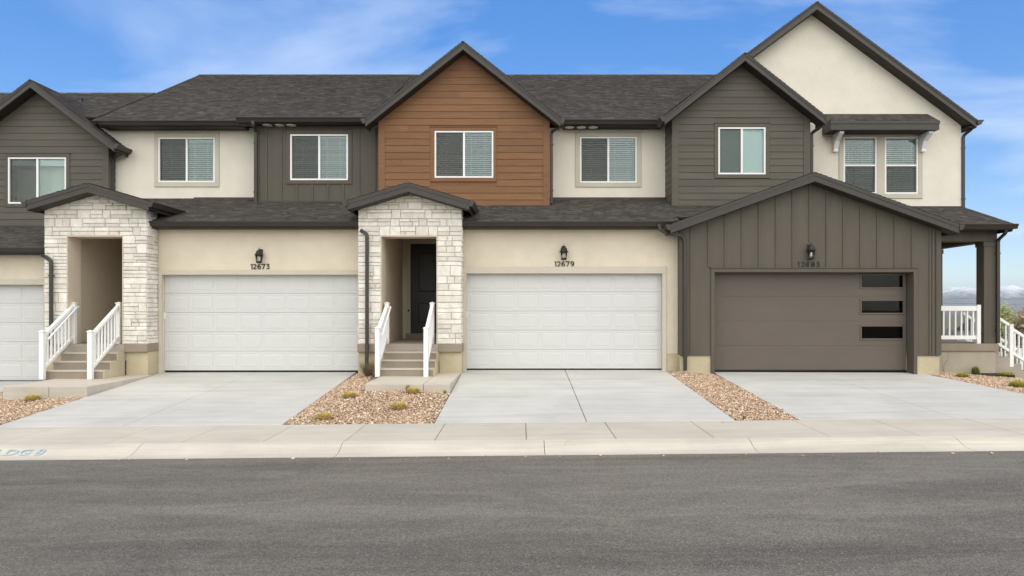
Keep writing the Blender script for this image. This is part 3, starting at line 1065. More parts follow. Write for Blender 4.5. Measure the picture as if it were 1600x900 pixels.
# main roofs
XL, XA, XB, XC_ = -24.0, -11.95, -7.74, -4.05
zr0 = ZM + 0.5 * (24.0 - YE); zr1 = ZM + 0.5 * (27.3 - YE)
roof_plane('roof', h0, [(XL, 20.7, ZM + 0.125), (XA, 20.7, ZM + 0.125), (XA, 24.0, zr0), (XL, 24.0, zr0)])
roof_plane('roof', h0, [(XA, 27.5, ZM), (XL, 27.5, ZM), (XL, 24.0, zr0), (XA, 24.0, zr0)], tabs=False)
roof_plane('roof', h1, [(XA, YE, ZM - 0.03), (XB, YE, ZM - 0.03), (XB, 27.3, zr1), (XA, 27.3, zr1)])
roof_plane('roof', h1, [(XB, 20.1, E + 5.25), (XC_, 20.1, E + 5.25), (XC_, 27.3, zr1), (XB, 27.3, zr1)])
roof_plane('roof', h1, [(XC_, 34.1, ZM), (XA, 34.1, ZM), (XA, 27.3, zr1), (XC_, 27.3, zr1)], tabs=False)
roof_plane('roof', h2, [(XC_, YE, ZM), (8.2, YE, ZM), (8.2, 27.3, zr1), (XC_, 27.3, zr1)])
roof_plane('roof', h2, [(8.2, 34.1, ZM), (XC_, 34.1, ZM), (XC_, 27.3, zr1), (8.2, 27.3, zr1)], tabs=False)
# left gable end of the deep roof
MB().add([(XA + 0.02, YE, ZM - 0.06), (XA + 0.02, 34.1, ZM - 0.06), (XA + 0.02, 27.3, zr1 - 0.06)], [(0, 1, 2)]).build('gable_end', 'stucco', h1, recalc=False)
# ridge caps
for hh, a, b, y, z in ((h0, XL, XA, 24.0, zr0), (h1, XA, XC_, 27.3, zr1), (h2, XC_, 8.0, 27.3, zr1)):
    rc = MB()
    x = a
    while x < b - 0.05:
        w = min(0.24, b - x)
        g = random.uniform(0.8, 1.15); cc = tuple(c * g for c in random.choice(SH))
        rc.add([(x, y - 0.14, z - 0.052), (x + w, y - 0.14, z - 0.056), (x + w, y, z + 0.022), (x, y, z + 0.03), (x, y + 0.14, z - 0.052), (x + w, y + 0.14, z - 0.056)], [(0, 1, 2, 3), (3, 2, 5, 4), (0, 3, 4)], cc)
        x += 0.2
    o = rc.build('ridge_cap', 'shingle', hh, recalc=False); o['kind'] = 'stuff'

# main eaves: fascia, soffit, gutters
def eave(parent, x0, x1, ye, z, yw, gdrop=0.0):
    part_box('fascia', 'bronze', parent, x0, x1, ye - 0.002, ye + 0.022, z - 0.150, z - 0.052)
    part_box('soffit', 'soffit', parent, x0, x1, ye + 0.024, yw + 0.03, z - 0.165, z - 0.145)
    gutter_x(parent, x0, x1, ye - 0.004, z - 0.012 - gdrop)


eave(h1, sx(157, 20.45), XB, YE, ZM - 0.03, 20.9)
eave(h1, XB - 0.02, sx(573, 20.1), 20.1, E + 5.25, 20.4)
eave(h2, sx(880, 20.45), sx(1036, 20.45), YE, ZM, 20.9)
eave(h2, XC_, -3.6, YE, ZM, 20.9)

# roof vents
def vent(parent, x, y, zoff=0.0):
    z = ZM + 0.5 * (y - YE)
    MB().lathe([(0.05, -0.1), (0.05, 0.10), (0.07, 0.11), (0.07, 0.14), (0.02, 0.16)], (x, y, z), 10).build('roof_vent', 'bronze', parent)


vent(h0, sx(126, 22.6), 22.6)


# ---- upper walls
def upper(parent, mat, x0, x1, Y, ztop_rel, zbot, wins, side=None):
    holes = [(a, b, c, d) for (a, b, c, d) in wins]
    return wall('wall', mat, parent, [(x0, zbot), (x1, zbot), (x1, E + ztop_rel), (x0, E + ztop_rel)], holes, Y)


def win_px(x0, x1, y0, y1, Y): return (sx(x0, Y), sx(x1, Y), sz(y1, Y), sz(y0, Y))


# 12673 cream wall
Yc = 20.9
upper(h0, 'stucco', -24.0, -11.96, Yc + 0.02, 5.36, E + 2.0, [])
part_box('soffit', 'soffit', h0, -24.0, -11.96, 20.72, Yc + 0.03, E + 5.22, E + 5.24)
gutter_x(h0, -24.0, -16.2, 20.69, ZM + 0.11)
MB().add([(-23.98, Yc, -1.0), (-23.98, 27.3, -1.0), (-23.98, 27.3, ZM), (-23.98, 24.0, zr0 - 0.06), (-23.98, Yc, ZM + 0.1)], [(0, 1, 2, 3, 4)]).build('side_wall', 'stucco', h0, recalc=False)
w1 = win_px(247.7, 336, 215, 285, Yc); t1 = win_px(241.7, 342.7, 208.5, 292, Yc)
upper(h1, 'stucco', -11.95, sx(398, Yc), Yc, 5.16, E + 2.6, [w1])
window(h1, *w1, Yc, 'trim', t1)
# 12673 board and batten wall
Yb = 20.4
w2 = win_px(453.7, 544, 210, 281.7, Yb); t2 = win_px(448, 550, 204, 287.5, Yb)
bx0, bx1 = sx(400, Yb), sx(596, Yb)
upper(h1, 'olive_bb', bx0, bx1, Yb, 5.12, E + 2.6, [w2])
MB().add([(bx0, Yb, E + 2.6), (bx0, Yc, E + 2.6), (bx0, Yc, E + 5.12), (bx0, Yb, E + 5.12)], [(0, 1, 2, 3)]).build('side_wall', 'olive_bb', h1, recalc=False)
window(h1, *w2, Yb, 'olive_bb', t2)
part_box('frieze_board', 'olive_bb', h1, bx0 + .012, bx1 - 0.2, Yb - 0.018, Yb + 0.01, E + 5.02, E + 5.12)
part_box('corner_board', 'olive_bb', h1, bx0 - 0.012, bx0 + 0.09, Yb - 0.024, Yb + 0.02, E + 2.6, E + 5.019)


def battens(parent, mat, xs, z0, z1f, Y, holes, w=0.045):
    for x in xs:
        segs = [(z0, z1f(x))]
        for h in holes:
            if h[0] - w / 2 < x < h[1] + w / 2:
                segs = [t for s in segs for t in ((s[0], min(s[1], h[2])), (max(s[0], h[3]), s[1])) if t[1] - t[0] > 0.03]
        for a, b in segs:
            part_box('batten', mat, parent, x - w / 2, x + w / 2, Y - 0.022, Y + 0.004, a, b, bevel=0.004)


battens(h1, 'olive_bb', [sx(p, Yb) for p in (416.5, 439.7, 464, 488, 512.5, 536.5, 561, 586)], E + 2.62, lambda x: E + 5.018, Yb, [t2], w=0.055)
# 12679 cream wall
w4 = win_px(906, 995, 214, 285.7, Yc); t4 = win_px(899, 1001.7, 208, 292.3, Yc)
upper(h2, 'stucco', sx(850, Yc), sx(1060, Yc), Yc, 5.16, E + 2.6, [w4])
window(h2, *w4, Yc, 'trim', t4)


# soffit lights
for hh, pts, Y, z in ((h1, (417.7, 436.7, 455), 20.26, E + 5.25 - 0.165), (h2, (890, 908.5, 926.7), 20.62, ZM - 0.165)):
    for p in pts:
        MB().lathe([(0.12, 0.0), (0.135, -0.008), (0.125, -0.016), (0.03, -0.018)], (sx(p, Y), Y, z), 14).build('soffit_light', 'lens', hh)


# ---- upper gables with lap siding
def lap_gable(parent, xc, hw, hr, za, mat, wpx, tpx, expo, inside='blinds', zbot=None, Y=19.9, yr=19.5, yside=20.9, pitch=0.79, low_eave=False):
    gable_roof(parent, xc, hr, yr, Y, za, pitch, (lambda z: max(yside, main_back(z))) if low_eave else main_back, knee=(ZM + 0.5 * (yside - YE)) if low_eave else None)
    top = za - 0.2
    x0, x1 = xc - hw, xc + hw
    reg = [(x0, zbot), (x1, zbot), (x1, top - pitch * hw), (xc, top), (x0, top - pitch * hw)]
    w = win_px(*wpx, Y); t = win_px(*tpx, Y)
    wall('wall', mat, parent, reg, [w], Y)
    sid = MB()
    for s, x in ((-1, x0), (1, x1)):
        sid.add([(x, Y, zbot), (x, yside + 0.02, zbot), (x, yside + 0.02, top - pitch * hw), (x, Y, top - pitch * hw)], [(0, 1, 2, 3)])
    sid.build('side_wall', mat, parent, recalc=False)
    cb = 0.15
    for s in (-1, 1):
        a, b = (x0 - 0.026, x0 + cb) if s < 0 else (x1 - cb, x1 + 0.026)
        zt_ = lambda x: top - 0.012 - pitch * abs(x - xc)
        MB().prism_y([(a, zbot), (b, zbot), (b, zt_(b)), (a, zt_(a))], Y - 0.03, Y + 0.004).build('corner_board', mat, parent)
        xo = x0 if s < 0 else x1
        part_box('corner_board', mat, parent, min(xo, xo + s * 0.026), max(xo, xo + s * 0.026), Y + 0.006, Y + 0.13, zbot, top - pitch * hw)
        z = zbot                             # boards on the return walls
        while z < top - pitch * hw - 0.05:
            MB().prism_y([(xo, z), (xo + s * 0.02, z), (xo + s * 0.007, z + expo + .004), (xo, z + expo + .004)], Y + 0.13, yside - 0.002).build('siding_board', mat, parent)
            z += expo
    inner = [(x0 + cb, zbot), (x1 - cb, zbot), (x1 - cb, top - pitch * (hw - cb)), (xc, top), (x0 + cb, top - pitch * (hw - cb))]
    hol = [(t[0], t[1], t[2], t[3] + 0.015)]
    lap_boards(parent, mat, inner, hol, Y, expo, zbot)
    window(parent, *w, Y, mat, t, inside, proud=0.034)
    # flashing where the wall meets the lower roof
    part_box('flashing', 'bronze', parent, x0 - 0.03, x1 + 0.03, Y - 0.05, Y - 0.022, zbot - 0.06, zbot + 0.015)


lap_gable(h2, -1.555, 2.285, 2.587, E + 7.12, 'wood', (679, 771, 204.7, 278), (672.7, 776, 199, 284), 0.1835, zbot=E + 2.79)
lap_gable(h3, 5.93, 1.84, 2.137, E + 6.82, 'green', (1122, 1196, 199, 272.7), (1116, 1201.7, 193, 278.7), 0.185, inside='shade', zbot=E + 2.79)
# far-left gable sits lower and farther back
x0c = sx(46.5, 20.15)
lap_gable(h0, x0c, abs(x0c - sx(169, 20.55)), 2.30, E + 6.31, 'green', (13, 104, 246, 318.5), (9, 110, 240, 323.5), 0.185, inside='open', zbot=E + 2.34, Y=20.55, yr=20.15, pitch=0.765, low_eave=True)

# downspouts at the upper gables
def dsp(parent, pts): downspout(parent, [(sx(a, Y), Y, sz(b, Y)) for a, b, Y in pts])


dsp(h0, [(194, 232, 20.6), (190, 240, 20.6), (175, 247, 20.72), (175, 345, 20.72)])
dsp(h1, [(395, 189, 20.02), (395.5, 197, 20.02), (399.5, 204, 20.33), (399.5, 320, 20.33)])
dsp(h2, [(879, 188, 19.8), (878, 197, 19.8), (861.5, 206, 20.0), (861.5, 318, 20.0)])
dsp(h3, [(1284, 188, 19.8), (1283, 198, 19.8), (1268, 208, 20.0), (1268, 300, 20.0)])

# ---- lower roofs between the porticos
zl = E + 2.165
YB_ = 21.2
zlb = zl + 0.333 * (YB_ - 17.95)
for hh, a, b in ((h1, -9.06, -3.9), (h2, -1.49, 3.86)):
    roof_plane('roof', hh, [(a, 17.95, zl), (b, 17.95, zl), (b, YB_, zlb), (a, YB_, zlb)])
    part_box('fascia', 'bronze', hh, a, b, 17.948, 17.97, zl - 0.158, zl - 0.052)
    part_box('soffit', 'soffit', hh, a, b, 17.972, 18.33, zl - 0.172, zl - 0.152)
    gutter_x(hh, a, b if hh is h1 else sx(1052, 17.95), 17.946, zl - 0.012)
for hh, a, b in ((h1, -11.6, -9.06), (h2, -3.9, -1.49), (h3, 3.86, 7.3)):
    zz = zl + 0.333 * 0.45
    roof_plane('roof', hh, [(a, 18.4, zz), (b, 18.4, zz), (b, YB_, zlb), (a, YB_, zlb)])
# far left lower roof
z0l = sz(386, 17.95)
roof_plane('roof', h0, [(-24, 17.95, z0l), (-11.5, 17.95, z0l), (-11.5, 20.6, z0l + 0.31 * 2.65), (-24, 20.6, z0l + 0.31 * 2.65)])
part_box('fascia', 'bronze', h0, -24, -11.5, 17.948, 17.97, z0l - 0.158, z0l - 0.052)
part_box('soffit', 'soffit', h0, -24, -11.5, 17.972, 18.33, z0l - 0.172, z0l - 0.152)
gutter_x(h0, -24, -11.5, 17.946, z0l - 0.012)
# flashings along the cream and batten walls
part_box('flashing', 'bronze', h1, -9.3, sx(398, Yc), Yc - 0.03, Yc - 0.004, E + 3.115, E + 3.19)
part_box('flashing', 'bronze', h1, bx0 - .02, -3.9, Yb - 0.05, Yb - 0.02, E + 2.95, E + 3.02)
part_box('flashing', 'bronze', h2, sx(858, Yc), 4.2, Yc - 0.03, Yc - 0.004, E + 3.115, E + 3.19)


# ---- garages
YW = 18.3


def garage(parent, wx0, wx1, ztop, door, trim, zf, mat='stucco_low', fnd=()):
    x0, x1, z0, z1 = door
    wall('wall', mat, parent, [(wx0, zf - 0.2), (wx1, zf - 0.2), (wx1, ztop), (wx0, ztop)], [(x0, x1, zf - 0.2, z1)], YW, 0.22)
    t0, t1, t3 = trim
    mb = MB()
    mb.box(t0, t1, YW - 0.035, YW + 0.03, z1 - 0.012, t3)
    mb.box(t0, x0 + 0.012, YW - 0.035, YW + 0.03, zf - 0.1, z1 - 0.012); mb.box(x1 - 0.012, t1, YW - 0.035, YW + 0.03, zf - 0.1, z1 - 0.012)
    mb.build('door_trim', 'trim', parent, bevel=0.006)
    white_garage_door(parent, x0, x1, z0, z1 + 0.02, 18.46)
    for a, b, zt in fnd:
        part_box('foundation', 'found', parent, a, b, YW - 0.012, YW + 0.1, zf - 0.3, zt, bevel=0.004)


g1 = (sx(257.5, 18.46), sx(257.5, 18.46) + 4.90, sz(580, 18.46), sz(429, 18.4))
garage(h1, -9.3, -3.6, E + 2.02, g1, (sx(247, 18.27), g1[1] + 0.15, sz(421.8, 18.27)), -0.05)
g2 = (sx(729, 18.46), sx(1033.5, 18.46), sz(577, 18.46), sz(427, 18.4))
garage(h2, -1.7, 3.9, E + 2.02, g2, (sx(722, 18.27), sx(1041.5, 18.27), sz(416.5, 18.27)), 0.0, fnd=((sx(1042, 18.29), 3.9, sz(552, 18.29)),))
g0 = (-16.9, -11.86, sz(595.5, 18.46), sz(444.5, 18.4))
garage(h0, -24, -11.4, sz(395, 18.3), g0, (-17.05, -11.72, sz(436.5, 18.27)), -0.27)

# taupe garage with its own low gable
Y3 = 18.0
d3 = (sx(1112, 18.3), sx(1416, 18.3), sz(578.5, 18.3), sz(425, 18.1))
x30, x31, xc3 = 3.88, 10.225, 7.04
za3 = E + 3.30
gable_roof(h3, xc3, 3.465, 17.65, Y3, za3, 0.36, lambda z: max(18.6, low_back(z)), gut=True)
top3 = za3 - 0.2
wall('wall', 'olive_bb', h3, [(x30, 0.40), (x31, 0.40), (x31, top3 - 0.36 * (x31 - xc3)), (xc3, top3), (x30, top3 - 0.36 * (xc3 - x30))], [(d3[0] - .02, d3[1] + .02, 0.40, d3[3])], Y3, 0.32)
sw = MB()
for x in (x30, x31):
    sw.add([(x, Y3, 0.4), (x, 21.2, 0.4), (x, 21.2, top3 - 0.36 * 3.2), (x, Y3, top3 - 0.36 * 3.2)], [(0, 1, 2, 3)])
sw.build('side_wall', 'olive_bb', h3, recalc=False)
zt3 = lambda x: top3 - 0.015 - 0.36 * abs(x - xc3)
tz = sz(419, 17.97)
mb = MB()
mb.box(d3[0] - 0.10, d3[1] + 0.10, Y3 - 0.035, Y3 + 0.02, d3[3] - 0.012, tz)
mb.box(d3[0] - 0.10, d3[0] - 0.012, Y3 - 0.035, Y3 + 0.3, -0.06, d3[3] - 0.012); mb.box(d3[1] + 0.012, d3[1] + 0.10, Y3 - 0.035, Y3 + 0.3, -0.06, d3[3] - 0.012)
mb.build('door_trim', 'olive_bb', h3, bevel=0.004)
part_box('drip_cap', 'olive_bb', h3, d3[0] - 0.12, d3[1] + 0.12, Y3 - 0.055, Y3, tz + 0.002, tz + 0.02)
for xa_, xb_ in ((x30 - 0.024, x30 + 0.10), (x31 - 0.10, x31 + 0.024)):
    MB().prism_y([(xa_, 0.4), (xb_, 0.4), (xb_, zt3(xb_)), (xa_, zt3(xa_))], Y3 - 0.028, Y3 + 0.004).build('corner_board', 'olive_bb', h3)
bxs = [sx(1000 + c / 2.647, Y3) for c in (283, 352, 422, 493, 563, 632, 702, 772, 842, 912, 982, 1054, 1125)]
battens(h3, 'olive_bb', bxs, tz + 0.022, zt3, Y3, [(sx(1259, Y3), sx(1275, Y3), sz(406, Y3), sz(379, Y3))], w=0.05)
battens(h3, 'olive_bb', [sx(1079.5, Y3), sx(1453, Y3), sx(1457.5, Y3)], 0.402, zt3, Y3, [], w=0.05)
for a, b in ((x30, d3[0] - 0.10), (d3[1] + 0.10, x31)):
    part_box('foundation', 'found', h3, a, b, Y3 + 0.012, Y3 + 0.25, -0.5, 0.398, bevel=0.004)
    part_box('drip_cap', 'olive_bb', h3, a + 0.001, b - 0.001, Y3 - 0.02, Y3 + 0.01, 0.385, 0.4)
# the taupe door: four flush sections, three lights in the upper ones
gd = part_box('garage_door', 'brown_door', h3, d3[0], d3[1], 18.33, 18.36, d3[2], d3[3] + 0.02)
hs = (d3[3] + 0.02 - d3[2]) / 4
wx0, wx1 = sx(1345.5, 18.3), sx(1411.5, 18.3)
wz = [(sz(449.5, 18.3), sz(429.5, 18.3)), (sz(489.5, 18.3), sz(469.5, 18.3)), (sz(529.5, 18.3), sz(509.5, 18.3))]
for r in range(4):
    a, b = d3[2] + r * hs, d3[2] + (r + 1) * hs - 0.003
    hole = [q for q in wz if q[0] > a and q[1] < b]
    secs = MB()
    if hole:
        q = hole[0]
        for (p0, p1, p2, p3) in ((d3[0], wx0, a, b), (wx1, d3[1], a, b), (wx0, wx1, a, q[0]), (wx0, wx1, q[1], b)):
            secs.box(p0, p1, 18.3, 18.331, p2, p3)
    else:
        secs.box(d3[0], d3[1], 18.3, 18.331, a, b)
    secs.build('door_section', 'brown_door', gd)
for a, b in wz:
    frame4(MB(), wx0 - 0.03, wx1 + 0.03, a - 0.03, b + 0.03, 0.042, 18.282, 18.325).build('window_frame', 'brown_door', gd, bevel=0.006)
    part_box('pane', 'black', gd, wx0, wx1, 18.326, 18.3285, a, b)
    part_box('pane', 'glass_dark', gd, wx0, wx1, 18.316, 18.32, a, b)
part_box('bottom_seal', 'black', gd, d3[0], d3[1], 18.294, 18.33, d3[2] - 0.01, d3[2] + 0.014)
part_box('latch', 'vinyl', gd, d3[0] - 0.022, d3[0] + 0.012, 18.24, 18.30, sz(493, 18.3), sz(483, 18.3), bevel=0.005)
dsp(h3, [(1029, 350, 17.85), (1031, 358, 17.85), (1042, 364.5, 17.85), (1066, 368, 17.92), (1070.5, 377, 17.92), (1070.5, 579, 17.92)])
dsp(h1, [(561, 357, 17.86), (566, 361.5, 17.68), (573.5, 366, 17.62), (573.5, 535, 17.62), (572.5, 588, 17.60)])
dsp(h0, [(66, 399, 17.86), (72, 401.5, 17.68), (80, 408, 17.62), (80, 540, 17.62)])

# ---- tall cream gable of the end house
Y5 = 21.0
xg, zg, pg = 8.28, E + 8.634, 0.741
zt5 = zg - pg * 4.47
roof_plane('roof', h3, [(xg + 4.47, 20.6, zt5), (xg + 4.47, 34.0, zt5), (xg, 34.0, zg), (xg, 20.6, zg)])
roof_plane('roof', h3, [(xg - 4.47, main_back(zt5) + 0.1, zt5), (xg - 4.47, 20.6, zt5), (xg, 20.6, zg), (xg, main_back(zg), zg)])
roof_plane('roof', h3, [(xg - 4.47, 34, zt5), (xg - 4.47, main_back(zt5) + 0.1, zt5), (xg, main_back(zg), zg), (xg, 34, zg)], tabs=False)
for s in (-1, 1):
    xe = xg + s * 4.47
    for (d0, d1, h_0, h_1) in ((0.0, 0.028, 0.045, 0.085), (0.012, 0.04, 0.08, 0.215)):
        MB().prism_y([(xg, zg - h_0), (xe, zt5 - h_0), (xe, zt5 - h_1), (xg, zg - h_1)], 20.6 + d0, 20.6 + d1).build('fascia', 'bronze', h3)
    MB().prism_y([(xg, zg - 0.2), (xe, zt5 - 0.2), (xe, zt5 - 0.225), (xg, zg - 0.225)], 20.642, Y5 + 0.02).build('soffit', 'soffit', h3)
gutter_y(h3, 20.57, 34, xg + 4.47, zt5 - 0.01, 1, d=0.17)
part_box('fascia', 'bronze', h3, xg + 4.44, xg + 4.468, 20.64, 34, zt5 - 0.21, zt5 - 0.047)
part_box('soffit', 'soffit', h3, 12.54, xg + 4.438, 20.65, 34, zt5 - 0.20, zt5 - 0.18)
x5r = 12.54
wl1 = win_px(1317.5, 1369.5, 214, 303, Y5); wl2 = win_px(1382, 1434, 214, 303, Y5)
top5 = zg - 0.215
wall('wall', 'stucco', h3, [(3.9, E + 2.2), (x5r, E + 2.2), (x5r, top5 - pg * (x5r - xg)), (xg, top5), (3.9, top5 - pg * (xg - 3.9))], [wl1, wl2], Y5)
MB().add([(x5r, Y5, E + 2.2), (x5r, 34, E + 2.2), (x5r, 34, zt5), (x5r, Y5, zt5)], [(0, 1, 2, 3)]).build('side_wall', 'stucco', h3, recalc=False)
window(h3, *wl1, Y5, 'trim', None, hung=True)
window(h3, *wl2, Y5, 'trim', None, hung=True)
ta = win_px(1310.5, 1441, 203, 310, Y5)
mb = MB()
mb.box(ta[0], ta[1], Y5 - 0.03, Y5 + 0.01, wl1[3] + .004, ta[3]); mb.box(ta[0], ta[1], Y5 - 0.03, Y5 + 0.01, ta[2], wl1[2] - .004)
for a, b in ((ta[0], wl1[0] - .004), (wl1[1] + .004, wl2[0] - .004), (wl2[1] + .004, ta[1])):
    mb.box(a, b, Y5 - 0.03, Y5 + 0.01, wl1[2] - .004, wl1[3] + .004)
mb.build('window_trim', 'trim', h3, bevel=0.004)
# control joint in the stucco
part_box('stucco_joint', 'trim', h3, sx(1462, Y5), x5r, Y5 - 0.003, Y5 + 0.002, sz(194.6, Y5), sz(194, Y5))
# awning over the pair of windows, on two brackets
ax0, ax1, ay = sx(1298, 20.38), sx(1468, 20.38), 20.38
azb, azt = sz(189, ay), sz(178.5, Y5)
aw = roof_plane('awning', h3, [(ax0, ay, azb), (ax1, ay, azb), (ax1, Y5, azt), (ax0, Y5, azt)], 0.04)
part_box('fascia', 'bronze', aw, ax0 + .002, ax1 - .002, ay + 0.002, ay + 0.03, azb - 0.24, azb - 0.045)
part_box('drip_edge', 'bronze', aw, ax0 - 0.01, ax1 + 0.01, ay - 0.018, ay + 0.001, azb - 0.075, azb - 0.002)
MB().prism_x([(ay + 0.031, azb - 0.24), (Y5 - 0.031, azb - 0.24), (Y5 - 0.031, azt - 0.05), (ay + 0.031, azb - 0.05)], ax0 + .004, ax0 + 0.03).build('end_panel', 'bronze', aw)
MB().prism_x([(ay + 0.031, azb - 0.24), (Y5 - 0.031, azb - 0.24), (Y5 - 0.031, azt - 0.05), (ay + 0.031, azb - 0.05)], ax1 - .03, ax1 - 0.004).build('end_panel', 'bronze', aw)
part_box('soffit', 'soffit', aw, ax0 + .031, ax1 - .031, ay + 0.031, Y5 - 0.032, azb - 0.235, azb - 0.215)
for p in (1309.5, 1447.5):
    x = sx(p, 20.75)
    zb_ = azb - 0.241
    MB().prism_x([(Y5 - 0.032, zb_), (Y5 - 0.50, zb_), (Y5 - 0.50, zb_ - 0.07), (Y5 - 0.40, zb_ - 0.10), (Y5 - 0.22, zb_ - 0.22), (Y5 - 0.13, zb_ - 0.42), (Y5 - 0.13, zb_ - 0.50), (Y5 - 0.032, zb_ - 0.50)], x - 0.065, x + 0.065).build('bracket', 'vinyl', h3, bevel=0.005)
dsp(h3, [(1519, 190, 20.85), (1519, 201, 20.85), (1505, 212, 20.98), (1505, 330, 20.98)])

# ---- side porch of the end house
YP = 19.3
pz = sz(537, YP)
px0, px1 = 10.0, sx(1561, YP)
part_box('porch_base', 'found_grey', h3, px0, px1 - 0.06, YP + 0.05, 22.4, -0.9, pz - 0.20)
part_box('porch_cap', 'cap', h3, px0, px1, YP, 22.5, pz - 0.199, pz, bevel=0.012)
cxa, cxb = sx(1537.5, YP + 0.08), sx(1557.5, YP + 0.08)
cwid = cxb - cxa
ztb = sz(377, YP)
ztop_b = sz(356, YP)
for cy, nm in ((YP + 0.08, 'porch_column'), (21.87, 'porch_column')):
    c = part_box(nm, 'olive_bb', h3, cxa, cxb, cy, cy + cwid, pz, ztb, bevel=0.008)
    part_box('column_base', 'olive_bb', c, cxa - 0.02, cxb + 0.02, cy - 0.02, cy + cwid + 0.02, pz + 0.002, pz + 0.16, bevel=0.006)
    part_box('column_cap', 'olive_bb', c, cxa - 0.02, cxb + 0.02, cy - 0.02, cy + cwid + 0.02, ztb - 0.13, ztb - 0.002, bevel=0.006)
part_box('porch_beam', 'olive_bb', h3, px0, cxb, YP + 0.06, YP + 0.06 + cwid, ztb, ztop_b, bevel=0.006)
part_box('porch_beam', 'olive_bb', h3, cxa + 0.01, cxb - 0.01, YP + 0.061 + cwid, 22.4, ztb + 0.003, ztop_b)
part_box('porch_ceiling', 'soffit', h3, px0, 12.6, 18.99, 22.4, ztop_b + 0.002, ztop_b + 0.03)
zpe = sz(349.5, 18.95)
zpw = zpe + 0.335 * (Y5 - 18.95)
roof_plane('roof', h3, [(9.9, 18.95, zpe), (12.66, 18.95, zpe), (12.66, Y5 - 0.002, zpw), (9.9, Y5 - 0.002, zpw)])
part_box('fascia', 'bronze', h3, 9.9, 12.66, 18.948, 18.97, zpe - 0.158, zpe - 0.052)
gutter_x(h3, 9.9, 12.72, 18.946, zpe - 0.012)
MB().prism_x([(18.972, zpe - 0.2), (18.972, zpe - 0.052), (Y5, zpw - 0.052), (Y5, zpe - 0.2)], 12.62, 12.658).build('rake_panel', 'bronze', h3)
roof_plane('roof', h3, [(12.85, Y5, zpe), (12.85, 22.6, zpe), (12.55, 22.6, zpw), (12.55, Y5, zpw)], tabs=False)
part_box('flashing', 'bronze', h3, 10.2, x5r + 0.02, Y5 - 0.03, Y5 - 0.004, zpw - 0.03, zpw + 0.05)
dsp(h3, [(1572, 356, 19.0), (1571.5, 364, 19.0), (1559.5, 375, 19.33), (1559.5, 536, 19.33)])
# ground floor body of the row
bd = MB()
bd.box(10.3, 11.7, 21.4, 33.6, -1.0, E + 2.7)
bd.build('side_wall', 'stucco_low', h3)
for hh, a, b in ((h0, -24, -12), (h1, -11.9, -3.9), (h2, -3.8, 3.8), (h3, 3.9, 11.6)):
    part_box('rear_wall', 'stucco', hh, a, b, 33.3 if hh is not h0 else 27.2, 33.6 if hh is not h0 else 27.4, -1.2, ZM - 0.1)


# ---- stone porticos
def stone(parent, poly, fn, j=0.0045):
    """one dressed block: fn(a, b, d) maps the face plane and its depth to space"""
    cx_, cz_ = sum(p[0] for p in poly) / len(poly), sum(p[1] for p in poly) / len(poly)
    w = max(p[0] for p in poly) - min(p[0] for p in poly); h = max(p[1] for p in poly) - min(p[1] for p in poly)
    if w < 0.03 or h < 0.025: return
    def ring(ins, d, jit=0.0):
        kx, kz = max(0.2, 1 - 2 * ins / w), max(0.2, 1 - 2 * ins / h)
        return [fn(cx_ + (a - cx_) * kx + random.uniform(-jit, jit), cz_ + (b - cz_) * kz + random.uniform(-jit, jit), d + random.uniform(-jit, jit)) for a, b in poly]
    d = random.uniform(0.026, 0.044)
    r0, r1, r2 = ring(j, 0.0), ring(j, d - 0.012, 0.0015), ring(j + 0.012, d, 0.0025)
    n = len(poly)
    f = [(i, (i + 1) % n, n + (i + 1) % n, n + i) for i in range(n)] + [(n + i, n + (i + 1) % n, 2 * n + (i + 1) % n, 2 * n + i) for i in range(n)]
    f.append(tuple(range(2 * n, 3 * n)))
    MB().add(r0 + r1 + r2, f).build('stone', 'stone', parent)


def fill(x0, x1, z0, z1):
    """random ashlar in one band: tall blocks and pairs of thin ones"""
    out = []
    x = x0
    H = z1 - z0
    k = random.choice((0.36, 0.42, 0.5, 0.58, 0.64))
    while x < x1 - 1e-6:
        left = x1 - x
        tall = random.random() < 0.36 and H < 0.25
        w = random.uniform(0.16, 0.34) if tall else random.uniform(0.28, 0.62)
        if left - w < 0.13: w = left
        if tall or H < 0.12:
            out.append((x, x + w, z0, z1))
        else:
            zm = z0 + H * k
            for a, b in ((z0, zm), (zm, z1)):
                if w > 0.36 and random.random() < 0.6:
                    c = x + w * random.uniform(0.32, 0.68)
                    out += [(x, c, a, b), (c, x + w, a, b)]
                else:
                    out.append((x, x + w, a, b))
        x += w
    return out


